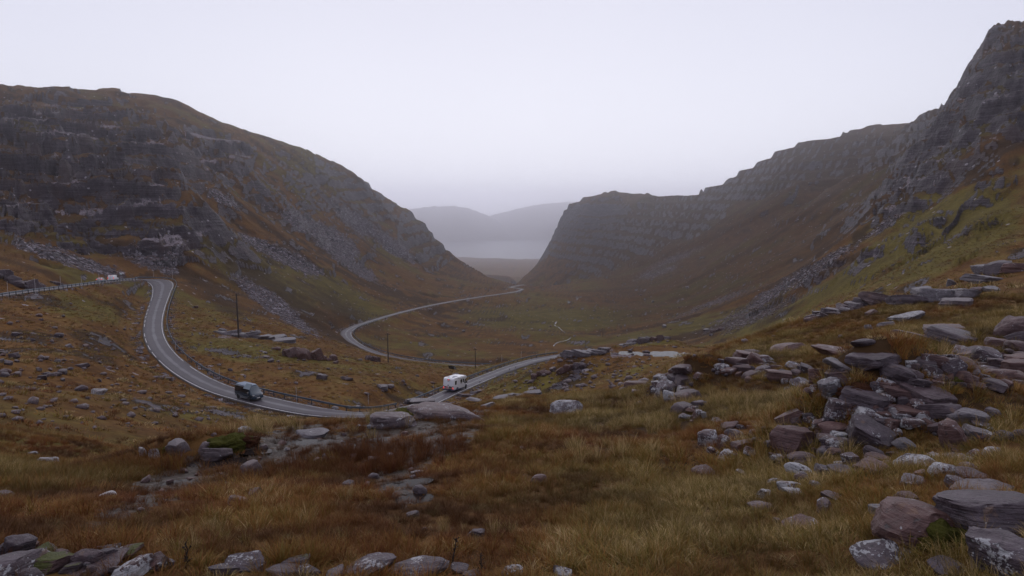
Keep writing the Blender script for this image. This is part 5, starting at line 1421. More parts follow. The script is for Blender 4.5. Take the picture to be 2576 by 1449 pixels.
def quad_panel(name, pts, mat, t=0.012):
    """thin solid panel through 3-D points (planar loop)"""
    bm = bmesh.new(); P_ = [Vector(p) for p in pts]
    nrm = (P_[1] - P_[0]).cross(P_[2] - P_[0]).normalized() * t
    a = [bm.verts.new(p - nrm) for p in P_]; b = [bm.verts.new(p + nrm) for p in P_]
    bm.faces.new(a); bm.faces.new(list(reversed(b)))
    for i in range(len(P_)): bm.faces.new((a[i], b[i], b[(i + 1) % len(P_)], a[(i + 1) % len(P_)]))
    bmesh.ops.recalc_face_normals(bm, faces=bm.faces)
    me = bpy.data.meshes.new(name); bm.to_mesh(me); bm.free(); me.materials.append(mat)
    return me
def seat_on_road(px, py, r, lateral, label, cat, name, wb):
    i = near_i(px, py, r)
    p = RC[i].copy(); a, b = RC[max(i - 2, 0)], RC[i + 2]
    d = (b - a)[:3]; d /= np.linalg.norm(d)
    e = thing(name, Vector((p[0] + NL[i][0] * lateral, p[1] + NL[i][1] * lateral, p[2] + 0.055)), label, cat)
    yaw = math.atan2(d[1], d[0]); pit = -math.asin(d[2])
    e.rotation_euler = (0, pit, yaw)
    return e
def body_ring(w_b, w_m, w_t, z0, zm, zt, cr=0.12):
    return [(w_b, z0), (w_m, z0 + .16), (w_m, zm), (w_t, zt - cr), (w_t - cr, zt - .02), (0, zt)]
def transporter(root, paint, roofm, panel=False, lit_rear=False):
    st = [(-2.46, .72, .80, .70, .42, 1.05, 1.72), (-2.40, .84, .93, .78, .36, 1.08, 1.90), (-2.2, .88, .95, .80, .32, 1.08, 1.94), (1.0, .88, .95, .80, .32, 1.06, 1.94), (1.25, .88, .95, .79, .32, 1.05, 1.90), (1.50, .88, .95, .80, .32, 1.02, 1.62), (1.84, .88, .945, .83, .32, .98, 1.20), (2.18, .87, .93, .80, .32, .90, 1.06), (2.36, .80, .86, .70, .34, .80, .93), (2.46, .66, .72, .58, .40, .72, .80)]
    part('body', loft('body', [(x, body_ring(a, b, c, z0, zm, zt, .10)) for (x, a, b, c, z0, zm, zt) in st], paint), root)
    for x in (-1.52, 1.50):
        for y in (-.94, .94): wheel(root, x, y, .34)
    part('windscreen', quad_panel('windscreen', [(1.28, -.73, 1.86), (1.28, .73, 1.86), (1.83, .80, 1.23), (1.83, -.80, 1.23)], M_SCREEN, .02), root)
    for s in (-1, 1):
        y1, y2 = s * .945, s * .835
        if not panel:
            part('side_window', quad_panel('side_window', [(-2.25, y1, 1.12), (-.62, y1, 1.10), (-.62, y2, 1.76), (-2.2, y2, 1.76)], M_GLASS, .02), root)
            part('side_window', quad_panel('side_window', [(-.52, y1, 1.10), (.42, y1, 1.10), (.42, y2, 1.76), (-.52, y2, 1.76)], M_GLASS, .02), root)
        part('door_window', quad_panel('door_window', [(.52, y1, 1.09), (1.62, y1, 1.05), (1.22, y2, 1.74), (.52, y2, 1.76)], M_GLASS, .02), root)
        m = part('mirror', box_mesh('mirror', (1.48, s * 1.06, 1.16), (.12, .22, .26), M_BLACK if panel else M_CHROME, .04), root)
        part('headlight', box_mesh('headlight', (2.30, s * .66, .80), (.22, .30, .17), M_HEAD, .04), root)
        part('tail_light', box_mesh('tail_light', (-2.42, s * .83, 1.02), (.12, .14, .55), M_RED if lit_rear else M_REDP, .03), root)
        if not panel: part('side_step', box_mesh('side_step', (0, s * .99, .33), (2.1, .07, .07), M_CHROME, .02), root)
    part('front_bumper', box_mesh('front_bumper', (2.36, 0, .46), (.26, 1.66, .26), paint, .06), root)
    part('grille', box_mesh('grille', (2.425, 0, .74), (.06, 1.0, .13), M_BLACK, .02), root)
    part('grille_trim', box_mesh('grille_trim', (2.45, 0, .69), (.04, 1.1, .035), M_CHROME, .01), root)
    part('badge', lathe('badge', [(.10, 0), (.10, .02)], M_CHROME, 14, 'y'), root)
    root.children[-1].location = (2.46, 0, .77); root.children[-1].rotation_euler = (0, 0, -math.pi / 2)
    part('number_plate', box_mesh('number_plate', (2.50, 0, .44), (.02, .52, .11), M_PLATEW), root)
    if panel:
        part('number_plate', box_mesh('number_plate', (-2.47, .3, .66), (.02, .52, .11), M_PLATEY), root)
        part('door_seam', box_mesh('door_seam', (-2.445, 0, 1.15), (.04, .02, 1.35), M_BADGE), root)
        part('brake_light', box_mesh('brake_light', (-2.42, 0, 1.86), (.06, .34, .05), M_RED), root)
    else:
        part('rear_window', quad_panel('rear_window', [(-2.45, -.68, 1.12), (-2.45, .68, 1.12), (-2.42, .62, 1.72), (-2.42, -.62, 1.72)], M_GLASS, .02), root)
    if roofm is not None:
        part('pop_top_roof', loft('pop_top_roof', [(-2.25, [(.66, 1.90), (.66, 1.98), (.58, 2.03), (0, 2.05)]), (-2.1, [(.76, 1.90), (.76, 2.0), (.68, 2.06), (0, 2.08)]), (.8, [(.76, 1.90), (.76, 2.0), (.68, 2.06), (0, 2.08)]), (1.08, [(.70, 1.88), (.70, 1.95), (.62, 1.99), (0, 2.01)])], roofm), root)
v1 = seat_on_road(636, 1003, 116, -0.35, 'dark blue-black campervan with blue-grey pop-top roof driving down the wet road', 'van', 'campervan', 3)
v1.scale = (1.12, 1.08, 1.16)
transporter(v1, M_VAN, M_VANROOF)
v2 = seat_on_road(290, 707, 258, 0.3, 'white panel van with lit tail lights on the upper road near the hairpin', 'van', 'panel_van', 3)
transporter(v2, M_WPAINT, None, True, True)

# motorhome
mh = seat_on_road(1143, 983, 148.5, -0.1, 'white coachbuilt motorhome seen from behind with striped board, heading up the rise', 'motorhome', 'motorhome', 4)
mh.rotation_euler.z -= math.radians(7); mh.scale = (1.1, 1.1, 1.1)
W2 = 1.16
coach = [(-3.45, .52), (-3.50, 1.2), (-3.46, 2.50), (-3.30, 2.76), (-2.9, 2.84), (1.70, 2.90), (2.20, 2.76), (2.52, 2.52), (2.56, 2.34), (2.36, 2.20), (1.62, 2.08), (1.50, 1.9), (1.50, .52)]
part('body', prism_mesh('body', coach, -W2, W2, M_WPAINT, None, .05), mh)
cabst = [(1.3, .96, 1.0, .92, .42, 1.1, 2.12), (1.95, .96, 1.0, .88, .42, 1.1, 2.10), (2.25, .96, 1.0, .86, .42, 1.1, 1.78), (2.70, .96, 1.0, .90, .42, 1.05, 1.30), (3.20, .94, .98, .84, .40, .95, 1.12), (3.42, .84, .88, .70, .42, .85, .96), (3.50, .66, .70, .56, .46, .74, .82)]
part('cab', loft('cab', [(x, body_ring(a, b, c, z0, zm, zt, .10)) for (x, a, b, c, z0, zm, zt) in cabst], M_WPAINT), mh)
part('skirt', box_mesh('skirt', (-.95, 0, .44), (4.9, 2.30, .22), M_SKIRT, .03), mh)
part('rear_bumper', box_mesh('rear_bumper', (-3.50, 0, .50), (.30, 2.30, .30), M_SKIRT, .06), mh)
for x in (-1.75, 2.62):
    for y in (-1.06, 1.06): wheel(mh, x, y, .36)
for s in (-1, 1):
    part('wheel_arch', prism_mesh('wheel_arch', [(-2.25, .5), (-2.18, .72), (-1.98, .86), (-1.52, .86), (-1.32, .72), (-1.25, .5)], s * (W2 - .02), s * (W2 + .03), M_SKIRT), mh)
    part('wheel_arch', prism_mesh('wheel_arch', [(2.12, .5), (2.2, .74), (2.42, .9), (2.84, .9), (3.04, .74), (3.10, .5)], s * .97, s * 1.04, M_SKIRT), mh)
    yy = s * (W2 + .008)
    part('side_window', box_mesh('side_window', (-2.55, yy, 1.85), (.72, .03, .78), M_GLASS, .01), mh)
    part('side_window', box_mesh('side_window', (.02, yy, 1.88), (.62, .03, .74), M_GLASS, .01), mh)
    part('side_window', box_mesh('side_window', (.92, yy, 1.88), (.58, .03, .74), M_GLASS, .01), mh)
    part('cab_window', quad_panel('cab_window', [(1.62, s * 1.01, 1.20), (2.62, s * 1.01, 1.14), (2.22, s * .93, 1.74), (1.62, s * .92, 2.00)], M_GLASS, .02), mh)
    part('side_stripe', quad_panel('side_stripe', [(-.55, s * (W2 + .006), 2.22), (-.38, s * (W2 + .006), 2.22), (-.18, s * (W2 + .006), 1.42), (.9, s * (W2 + .006), 1.24), (-.25, s * (W2 + .006), 1.34)], M_BADGE, .006), mh)
    part('mirror', box_mesh('mirror', (2.45, s * 1.22, 1.42), (.14, .24, .42), M_BLACK, .04), mh)
    part('tail_light', box_mesh('tail_light', (-3.55, s * 1.04, .84), (.10, .15, .30), M_RED, .03), mh)
    part('lamp_pod', box_mesh('lamp_pod', (-3.50, s * 1.02, 1.18), (.10, .20, .16), M_BADGE, .03), mh)
part('windscreen', quad_panel('windscreen', [(2.02, -.80, 2.04), (2.02, .80, 2.04), (2.72, .84, 1.32), (2.72, -.84, 1.32)], M_GLASS, .02), mh)
part('high_brake_light', box_mesh('high_brake_light', (-3.43, 0, 2.45), (.12, .66, .20), M_DKRED, .03), mh)
part('brake_lamp', box_mesh('brake_lamp', (-3.48, 0.04, 2.46), (.06, .36, .09), M_RED, .01), mh)
part('name_badge', prism_mesh('name_badge', [(-3.505, 2.12), (-3.49, 2.12), (-3.49, 2.15), (-3.505, 2.15)], -.34, .30, M_BADGE), mh)
part('emblem', prism_mesh('emblem', [(-3.505, 2.19), (-3.49, 2.19), (-3.49, 2.26), (-3.505, 2.26)], -.10, .06, M_BADGE), mh)
part('number_plate', box_mesh('number_plate', (-3.56, -.45, .86), (.03, .52, .11), M_PLATEY), mh)
part('bag', box_mesh('bag', (-3.68, .52, 1.05), (.26, .50, .26), M_BADGE, .06), mh)
part('bag', box_mesh('bag', (-3.68, -.56, 1.08), (.26, .58, .24), M_BADGE, .06), mh)
part('rack_frame', box_mesh('rack_frame', (-3.66, 0, .80), (.30, 1.7, .06), M_CHROME, .01), mh)
part('rack_upright', box_mesh('rack_upright', (-3.62, 0, 1.20), (.05, .22, .62), M_CHROME, .01), mh)
bd = part('hazard_board', box_mesh('hazard_board', (-3.86, .06, .98), (.03, .54, .62), M_WHITE, .005), mh)
for q in range(4):
    yb = .06 - .27 + q * .145
    link('red_stripe', quad_panel('red_stripe', [(-3.88, yb, .68), (-3.88, yb + .075, .68), (-3.88, min(yb + .26, .33), 1.28), (-3.88, min(yb + .185, .29), 1.28)], M_REDP, .006), parent=bd)
for (x, y, a, b) in ((-2.6, .45, .42, .42), (-2.4, -.45, .44, .44), (-1.2, -.35, .9, .6)):
    part('roof_hatch', box_mesh('roof_hatch', (x, y, 2.88 + .01 * (x + 2.6)), (a, b, .10), M_HATCH, .02), mh)
part('satellite_dome', lathe('satellite_dome', [(.22, 0), (.24, .08), (.16, .18), (.05, .22)], M_WHITE, 14), mh)
mh.children[-1].location = (-2.9, .75, 2.84)
part('awning_case', box_mesh('awning_case', (.2, -W2 - .06, 2.62), (3.6, .12, .14), M_WPAINT, .03), mh)

# hatchback car
car = seat_on_road(262, 710.5, 244, -0.2, 'small silver-grey car with lit tail lights behind the upper barrier', 'car', 'car', 3)
cst = [(-2.05, .70, .76, .60, .42, .78, .98), (-1.98, .78, .85, .66, .30, .86, 1.10), (-1.75, .80, .87, .64, .26, .88, 1.32), (-1.25, .80, .88, .62, .24, .88, 1.45), (-.2, .80, .88, .62, .24, .88, 1.47), (.35, .80, .88, .64, .24, .88, 1.32), (.95, .80, .87, .74, .24, .86, 1.0), (1.55, .78, .85, .70, .26, .78, .88), (1.98, .68, .74, .56, .30, .64, .72), (2.08, .56, .60, .46, .36, .56, .60)]
part('body', loft('body', [(x, body_ring(a, b, c, z0, zm, zt, .08)) for (x, a, b, c, z0, zm, zt) in cst], M_GREYP), car)
for x in (-1.25, 1.30):
    for y in (-.86, .86): wheel(car, x, y, .31, .20)
for s in (-1, 1):
    part('side_window', quad_panel('side_window', [(-1.50, s * .88, .94), (.72, s * .88, .93), (.22, s * .70, 1.34), (-1.2, s * .69, 1.38)], M_GLASS, .02), car)
    part('tail_light', box_mesh('tail_light', (-1.97, s * .64, .92), (.16, .34, .22), M_RED, .04), car)
    part('mirror', box_mesh('mirror', (.55, s * .96, .98), (.14, .16, .14), M_BLACK, .04), car)
part('rear_window', quad_panel('rear_window', [(-2.0, -.60, 1.04), (-2.0, .60, 1.04), (-1.58, .55, 1.40), (-1.58, -.55, 1.40)], M_GLASS, .025), car)
part('windscreen', quad_panel('windscreen', [(.28, -.60, 1.38), (.28, .60, 1.38), (.95, .70, 1.02), (.95, -.70, 1.02)], M_GLASS, .02), car)
part('high_brake_light', box_mesh('high_brake_light', (-1.80, 0, 1.36), (.06, .44, .06), M_RED, .01), car)
part('rear_bumper', box_mesh('rear_bumper', (-2.05, 0, .48), (.16, 1.5, .24), M_BADGE, .05), car)
part('number_plate', box_mesh('number_plate', (-2.10, 0, .70), (.03, .52, .11), M_PLATEY), car)
# ------------------------------------------------------------------ grass, moss, stalks
def grass_material():
    k = NT('moor_grass_blade')
    tint = k.attr('tint', 'INSTANCER', 'Fac'); dk = k.attr('shade', 'INSTANCER', 'Fac')
    hgt = k.attr('along', 'GEOMETRY', 'Fac'); bl = k.attr('blade', 'GEOMETRY', 'Fac')
    t = k.math('ADD', tint, k.math('MULTIPLY', k.math('SUBTRACT', bl, 0.5), 0.55))
    c = k.ramp(t, [(0.0, (0.150, 0.034, 0.011)), (0.22, (0.225, 0.078, 0.018)), (0.42, (0.290, 0.140, 0.032)), (0.60, (0.215, 0.152, 0.028)), (0.78, (0.145, 0.128, 0.021)), (0.92, (0.470, 0.310, 0.130)), (1.0, (0.540, 0.390, 0.190))])
    c = k.mix(k.math('MULTIPLY', k.step(hgt, 0.45, 1.0), 0.35), c, (0.300, 0.175, 0.062))
    c = k.mix(k.math('MULTIPLY', dk, 0.75), c, (0.040, 0.024, 0.008))
    k.P('Base Color', c); k.P('Roughness', 0.65); k.P('Specular IOR Level', 0.2)
    return k.m
M_GRASS = grass_material()
def tuft(seed, n, R, lmin, lmax, lean, wid_, upright=False):
    rg = np.random.default_rng(seed)
    VV, FF, AL, BLD = [], [], [], []
    for q in range(n):
        rr = R * math.sqrt(rg.random()); a = rg.uniform(0, 6.283)
        base = np.array([rr * math.cos(a), rr * math.sin(a), -.03])
        L = rg.uniform(lmin, lmax) * (1 - .35 * rr / R)
        a2 = a + rg.normal(0, .8); ln = abs(rg.normal(lean, lean * .5)) + .25 * rr / R
        d = np.array([math.cos(a2), math.sin(a2), 0]); side = np.array([-d[1], d[0], 0])
        sa = rg.uniform(0, 3.14); side = side * math.cos(sa) + d * math.sin(sa)
        w = wid_ * rg.uniform(.7, 1.3)
        b = rg.random(); k0 = len(VV)
        S = 3
        for s in range(S):
            f = s / S
            p = base + np.array([0, 0, 1]) * L * f * (1 - .35 * ln * f) + d * L * ln * f ** 1.8
            ww = w * (1 - .55 * f)
            VV += [p - side * ww / 2, p + side * ww / 2]; AL += [f, f]; BLD += [b, b]
        p = base + np.array([0, 0, 1]) * L * (1 - .35 * ln) + d * L * ln
        VV.append(p); AL.append(1.0); BLD.append(b)
        for s in range(S - 1):
            i = k0 + 2 * s; FF += [(i, i + 1, i + 3), (i, i + 3, i + 2)]
        i = k0 + 2 * (S - 1); FF.append((i, i + 1, i + 2))
    me = mesh_np('grass_tuft', np.array(VV), np.array(FF), True)
    at = me.attributes.new('along', 'FLOAT', 'POINT'); at.data.foreach_set('value', np.array(AL, np.float32))
    at = me.attributes.new('blade', 'FLOAT', 'POINT'); at.data.foreach_set('value', np.array(BLD, np.float32))
    me.materials.append(M_GRASS)
    return me
tcol = bpy.data.collections.new('grass_sources')
specs = [(1, 90, .22, .20, .42, .45, .009), (2, 100, .26, .16, .34, .6, .010), (3, 80, .18, .28, .58, .35, .008), (4, 110, .30, .12, .26, .7, .011), (5, 60, .14, .40, .75, .28, .007), (6, 90, .24, .22, .46, .55, .009)]
for i, sp in enumerate(specs):
    ob = bpy.data.objects.new('grass_tuft_%02d' % i, tuft(*sp)); tcol.objects.link(ob)
tcol2 = bpy.data.collections.new('far_grass_sources')
for i, sp in enumerate([(11, 46, .55, .25, .50, .6, .045), (12, 46, .70, .20, .40, .7, .055), (13, 40, .45, .35, .65, .45, .040)]):
    ob = bpy.data.objects.new('far_grass_tuft_%02d' % i, tuft(*sp)); tcol2.objects.link(ob)
def instancer(name, src, X, Y, Z, idx, rot, scl, tint, shade, label):
    me = bpy.data.meshes.new(name)
    me.vertices.add(len(X)); me.vertices.foreach_set('co', np.column_stack([X, Y, Z]).astype(np.float32).ravel())
    def at(n_, typ, d, key):
        a = me.attributes.new(n_, typ, 'POINT'); a.data.foreach_set(key, d)
    at('pick', 'INT', idx.astype(np.int32), 'value'); at('turn', 'FLOAT_VECTOR', rot.astype(np.float32).ravel(), 'vector')
    at('size', 'FLOAT_VECTOR', scl.astype(np.float32).ravel(), 'vector')
    at('tint', 'FLOAT', tint.astype(np.float32), 'value'); at('shade', 'FLOAT', shade.astype(np.float32), 'value')
    o = link(name, me)
    ng = bpy.data.node_groups.new(name + '_nodes', 'GeometryNodeTree')
    ng.interface.new_socket('Geometry', in_out='INPUT', socket_type='NodeSocketGeometry')
    ng.interface.new_socket('Geometry', in_out='OUTPUT', socket_type='NodeSocketGeometry')
    N_ = ng.nodes; gi = N_.new('NodeGroupInput'); go = N_.new('NodeGroupOutput')
    ci = N_.new('GeometryNodeCollectionInfo'); ci.inputs['Collection'].default_value = src
    ci.inputs['Separate Children'].default_value = True; ci.inputs['Reset Children'].default_value = True
    ip = N_.new('GeometryNodeInstanceOnPoints'); ip.inputs['Pick Instance'].default_value = True
    def na(n_, typ):
        a = N_.new('GeometryNodeInputNamedAttribute'); a.data_type = typ; a.inputs['Name'].default_value = n_
        return [s for s in a.outputs if s.enabled and s.name == 'Attribute'][0]
    e2r = N_.new('FunctionNodeEulerToRotation')
    L = ng.links
    L.new(gi.outputs[0], ip.inputs['Points']); L.new(ci.outputs[0], ip.inputs['Instance'])
    L.new(na('pick', 'INT'), ip.inputs['Instance Index'])
    L.new(na('turn', 'FLOAT_VECTOR'), e2r.inputs[0]); L.new(e2r.outputs[0], ip.inputs['Rotation'])
    L.new(na('size', 'FLOAT_VECTOR'), ip.inputs['Scale'])
    L.new(ip.outputs[0], go.inputs[0])
    md = o.modifiers.new('scatter', 'NODES'); md.node_group = ng
    return tag(o, label, 'grass', kind='stuff')
def cover_at(X, Y, arr):
    """ground cover value at plan positions, from the terrain grid"""
    th = np.arctan2(X, Y); i = np.clip(np.round((th + half) / DTH).astype(int), 0, NB - 1)
    u = np.log(np.hypot(X, Y)); j = np.empty(len(X), int)
    order = np.argsort(i, kind='stable')
    for q in np.unique(i):
        m = i == q if False else None
    for q, s, e in zip(*_runs(i[order])):
        ids = order[s:e]; j[ids] = np.clip(np.searchsorted(RU[q], u[ids]), 0, MR - 1)
    return arr[i, j]
def _runs(a):
    b = np.nonzero(np.diff(a))[0] + 1
    st = np.concatenate([[0], b]); en = np.concatenate([b, [len(a)]])
    return a[st], st, en
STONES_XY = []
for o in list(COL.objects):
    if o.type == 'MESH' and o.name.split('.')[0] in ('stone', 'boulder', 'rock_outcrop'):
        l_ = o.location; rr_ = math.hypot(l_.x, l_.y)
        if rr_ < 60: STONES_XY.append((l_.x, l_.y, 0.34 * min(o.scale[0], o.scale[1])))
def scatter(r0, r1, dens, seed, rough_vis=-0.02):
    rg = np.random.default_rng(seed)
    hg = math.radians(41.5 if r0 > 40 else 60)
    area = hg * (r1 * r1 - r0 * r0)
    n_ = int(area * dens)
    th = rg.uniform(-hg, hg, n_); r = np.sqrt(rg.uniform(r0 * r0, r1 * r1, n_))
    X, Y = r * np.sin(th), r * np.cos(th)
    seen = cover_at(X, Y, (VZ / RR) - np.maximum.accumulate(VZ / RR, axis=1))
    w_ = cover_at(X, Y, wet); rk_ = np.maximum(cover_at(X, Y, rock), cover_at(X, Y, pale)); sc_ = cover_at(X, Y, scree)
    d = road_at(X, Y); keep_ = (seen > rough_vis) & (d[0] > d[2] + .6) & (rg.random(n_) > 0.72 * w_) & (rg.random(n_) > rk_ * .85) & (rg.random(n_) > sc_)
    for (sx, sy, sr) in STONES_XY:
        keep_ &= (X - sx) ** 2 + (Y - sy) ** 2 > sr * sr
    for p in POOLS + PUD:
        keep_ &= np.hypot(X - p[0], Y - p[1]) > (p[4] * .8 if p[3] < 1.5 else p[3] * 1.35)
    X, Y = X[keep_], Y[keep_]
    return X, Y, height(X, Y), w_[keep_], rg
def make_grass(name, src, nk, r0, r1, dens, seed, smin, smax, label):
    X, Y, Z, w_, rg = scatter(r0, r1, dens, seed)
    n_ = len(X)
    a = fbm(X, Y, 6.0, 3, 301); b = fbm(X, Y, 2.0, 3, 302); c_ = fbm(X, Y, 18.0, 2, 303)
    px, _ = project(X, Y, Z)
    greener = sstep(1200, 2100, px) * .16
    tint = 0.43 + .55 * a + .25 * b + .22 * c_ + greener + rg.normal(0, .05, n_)
    straw = rg.random(n_) < 0.05 + .14 * sstep(.1, .5, b)
    tint = np.where(straw, rg.uniform(.86, 1.0, n_), np.clip(tint, 0.02, .80))
    tint = tint * (1 - .8 * w_)
    shade = np.clip(.30 - .95 * b + .2 * rg.random(n_) - .4 * fbm(X, Y, 9.0, 2, 305), 0, .9) + .25 * w_
    big = np.clip(.35 + .9 * b + .4 * a, 0, 1) ** 1.4
    s = smin + (smax - smin) * (0.65 * big + .35 * rg.random(n_))
    s *= 1 - .35 * w_
    idx = rg.integers(0, nk, n_)
    rot = np.column_stack([rg.normal(0, .12, n_), rg.normal(0, .12, n_), rg.uniform(0, 6.283, n_)])
    scl = np.column_stack([s * rg.uniform(.9, 1.25, n_), s * rg.uniform(.9, 1.25, n_), s * rg.uniform(.75, 1.25, n_)])
    return instancer(name, src, X, Y, Z, idx, rot, scl, tint, np.clip(shade, 0, 1), label)
make_grass('near_grass', tcol, 6, 3.5, 12, 56, 401, .30, .68, 'dense tussocky brown and olive moor grass close to the viewer')
make_grass('rim_grass', tcol, 6, 12, 44, 24, 402, .38, 1.0, 'straw and rust moor grass out to the rim')
make_grass('far_grass', tcol2, 3, 44, 230, .55, 403, .55, 1.1, 'rough grass and heath tussocks on the middle slopes')

# rushes standing in clumps
def rushes():
    rg = np.random.default_rng(77); X, Y, TN, SH, SZ = [], [], [], [], []
    for (px, py, n_, sd, tn, sh, sz) in ((50,1215,50,.7,.66,.6,.95),(150,1205,30,.6,.62,.55,.9),(20,1240,30,.5,.66,.65,.9),(400,1178,26,.5,.3,.3,1.1),(880,1165,70,.7,.03,.55,.95),(960,1180,60,.7,.05,.5,.95),(1060,1150,40,.6,.08,.45,.9),(740,1190,40,.6,.05,.5,.9),(620,1085,26,.8,.95,.0,1.2),(950,1060,20,.8,.9,.05,1.2),(1480,1020,30,1.2,.92,.05,1.2),(1660,1010,26,.8,.95,.0,1.25),(1500,1140,24,.8,.95,.0,1.1),(1760,1020,20,.6,.97,.0,1.1),(1600,1080,20,.7,.93,.05,1.1),(1900,1010,20,.8,.95,.0,1.1),(2020,1110,18,.6,.9,.1,1.0),(1560,1395,16,.3,.9,.1,.5),(2060,1310,12,.25,.88,.15,.55),(2250,1300,12,.25,.7,.3,.55),(1250,1350,10,.25,.9,.15,.5),(480,1370,10,.25,.85,.15,.5)):
        p = surf(px, py)
        X.append(p.x + rg.normal(0, sd, n_)); Y.append(p.y + rg.normal(0, sd, n_)); TN.append(np.full(n_, tn) + rg.normal(0, .03, n_)); SH.append(np.full(n_, sh)); SZ.append(sz * rg.uniform(.7, 1.1, n_))
    X, Y, TN, SH, SZ = map(np.concatenate, (X, Y, TN, SH, SZ))
    n_ = len(X)
    instancer('rush_clumps', tcol, X, Y, height(X, Y), rg.choice([2, 4], n_), np.column_stack([rg.normal(0, .08, n_), rg.normal(0, .08, n_), rg.uniform(0, 6.28, n_)]), np.column_stack([SZ * .8, SZ * .8, SZ]), np.clip(TN, 0, 1), SH, 'taller clumps of rushes and straw grass standing above the turf')
rushes()

# moss banks and a heather clump: lumpy cushions
def cushion(crop, u, v, w, h, mat, name, label, cat, seed):
    px, py = to_px(crop, u, v); p = surf(px, py); sl = p.length
    f = sl / (FPX / 2576 * 4096) * CROP[crop][2]
    vv, ff = ICO[4]; vv = vv.copy()
    vv *= 1 + .45 * noise3(vv, 1.8, seed)[:, None] + .22 * noise3(vv, 5.0, seed + 1)[:, None] + .12 * noise3(vv, 14.0, seed + 2)[:, None]
    o = link(name, mesh_np(name, vv, ff), mat)
    o.scale = (w * f / 2, w * f * .3, h * f * .45)
    az = math.atan2(p.x, p.y); q = p + Vector((math.sin(az), math.cos(az), 0)) * w * f * .25
    o.location = (q.x, q.y, p.z + h * f * .16); o.rotation_euler = (0, 0, -az)
    return tag(o, label, cat)
def moss_mat(name, c1, c2, sc=22.0):
    k = NT(name); n_ = k.noise(k.pos(), sc, 4, .7); m_ = k.noise(k.pos(), 3.0, 3)
    k.P('Base Color', k.mix(k.math('ADD', k.math('MULTIPLY', n_, .6), k.math('MULTIPLY', m_, .4)), c1, c2)); k.P('Roughness', .95); k.P('Specular IOR Level', .1)
    k.P('Normal', k.bump(n_, 1.0, .10)); return k.m
M_MOSS = moss_mat('green_moss', (0.014, 0.016, 0.003), (0.120, 0.115, 0.022))
M_HEATH = moss_mat('rusty_heather', (0.020, 0.008, 0.005), (0.125, 0.050, 0.026), 30)
for a in (('R3',1560,440,420,130,M_MOSS,'moss_bank','green moss bank growing over the big slab','moss',61),('R2',2300,960,380,190,M_MOSS,'moss_bank','green moss bank on the left rim above the wet slab','moss',62),('R2',1640,985,160,80,M_MOSS,'moss_bank','small moss cushion between the white-patched stone and grey boulder','moss',63),
          ('R2',2500,920,220,150,M_HEATH,'heather_clump','dark heather clump behind the moss bank on the left rim','heather',64),('R5',900,250,330,200,M_HEATH,'heather_clump','rusty heather clump growing on the largest stone heap','heather',65),('B2',1800,640,420,240,M_MOSS,'moss_bank','dark moss hump hanging below the great near boulder','moss',66),
          ('R1',1840,1330,150,70,M_MOSS,'moss_bank','moss patch among the tumbled stones on the right','moss',67)):
    cushion(*a)
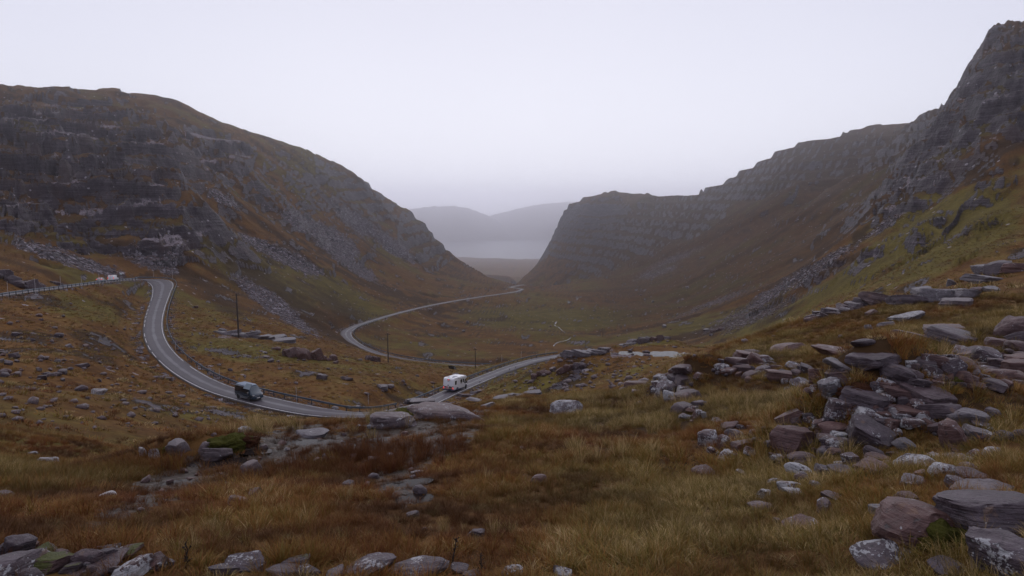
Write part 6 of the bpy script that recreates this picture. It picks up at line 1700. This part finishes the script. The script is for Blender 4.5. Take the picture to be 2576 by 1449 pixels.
# dead dock stalks standing in the near grass
M_STALK = plain('dead_stalk', (0.020, 0.013, 0.010), .9)
def stalk(crop, u0, v0, u1, v1, label, seed):
    px, py = to_px(crop, u0, v0); p = surf(px, py); f = p.length / (FPX / 2576 * 4096) * CROP[crop][2]
    h = (v0 - v1) * f; lx = (u1 - u0) * f
    rg = random.Random(seed); bm = bmesh.new(); prev = None
    for s in range(9):
        q = s / 8; r = .009 * (1 - .6 * q)
        c = Vector((lx * q + rg.gauss(0, .006), rg.gauss(0, .006), h * q - .05 * (1 - q)))
        ring = [bm.verts.new(c + Vector((r * math.cos(a), r * math.sin(a), 0))) for a in (0, 1.57, 3.14, 4.71)]
        if prev: [bm.faces.new((prev[i], prev[(i + 1) % 4], ring[(i + 1) % 4], ring[i])) for i in range(4)]
        prev = ring
        if q > .35:
            for _ in range(5):
                e = c + Vector((rg.gauss(0, .014), rg.gauss(0, .014), rg.uniform(-.01, .04)))
                a_, b_, d_ = (bm.verts.new(e + Vector((rg.gauss(0, .006), rg.gauss(0, .006), rg.gauss(0, .008)))) for _ in range(3))
                bm.faces.new((a_, b_, d_)); bm.faces.new((a_, d_, bm.verts.new(c)))
    me = bpy.data.meshes.new('dead_stalk'); bm.to_mesh(me); bm.free(); me.materials.append(M_STALK)
    o = link('dead_stalk', me); o.location = p; o.rotation_euler = (0, 0, -math.atan2(p.x, p.y))
    tag(o, label, 'plant', 'dead seed stalks')
stalk('B1', 1300, 800, 1340, 560, 'tall thin dead stalk rising behind the near boulders, left of the pair', 1)
stalk('B1', 1525, 860, 1560, 690, 'dark dead seed stalk right of the pair at the bottom edge', 2)
stalk('B0', 1595, 800, 1612, 610, 'thin dead stalk left of the bottom centre boulders', 3)
# pale limp bundle on the wet peat
k_ = plain('bleached_white', (0.62, 0.60, 0.58), .8, 0, .1, 12)
def carcass():
    px, py = to_px('B0', 885, 205); p = surf(px, py); f = p.length / (FPX / 2576 * 4096) * .466
    e = thing('bleached_remains', p, 'bleached white limp animal remains lying on the dark wet peat', 'remains')
    az = math.atan2(p.x, p.y); e.rotation_euler = (0, 0, -az)
    def tube(name, pts, rad):
        bm = bmesh.new(); prev = None
        for (x, y, z), r in zip(pts, rad):
            ring = [bm.verts.new((x * f, y * f + r * f * math.cos(a) * .8, z * f + r * f * math.sin(a))) for a in [i * .785 for i in range(8)]]
            if prev: [bm.faces.new((prev[i], prev[(i + 1) % 8], ring[(i + 1) % 8], ring[i])) for i in range(8)]
            else: bm.faces.new(ring)
            prev = ring
        bm.faces.new(prev); bmesh.ops.recalc_face_normals(bm, faces=bm.faces)
        bmesh.ops.subdivide_edges(bm, edges=list(bm.edges), cuts=1, use_grid_fill=True, smooth=.6)
        me = bpy.data.meshes.new(name); bm.to_mesh(me); bm.free(); me.materials.append(k_)
        for q in me.polygons: q.use_smooth = True
        link(name, me, parent=e)
    tube('body', [(-40, 0, 14), (-15, 4, 22), (15, 6, 26), (45, 8, 28), (70, 8, 24), (84, 8, 14)], [5, 12, 15, 18, 16, 6])
    tube('leg', [(-35, 0, 16), (-58, -6, 12), (-78, -14, 4), (-90, -20, 0)], [7, 6, 5, 4])
    tube('leg', [(30, -6, 18), (24, -20, 8), (8, -30, 2), (-8, -34, 0)], [7, 5, 4, 3])
carcass()
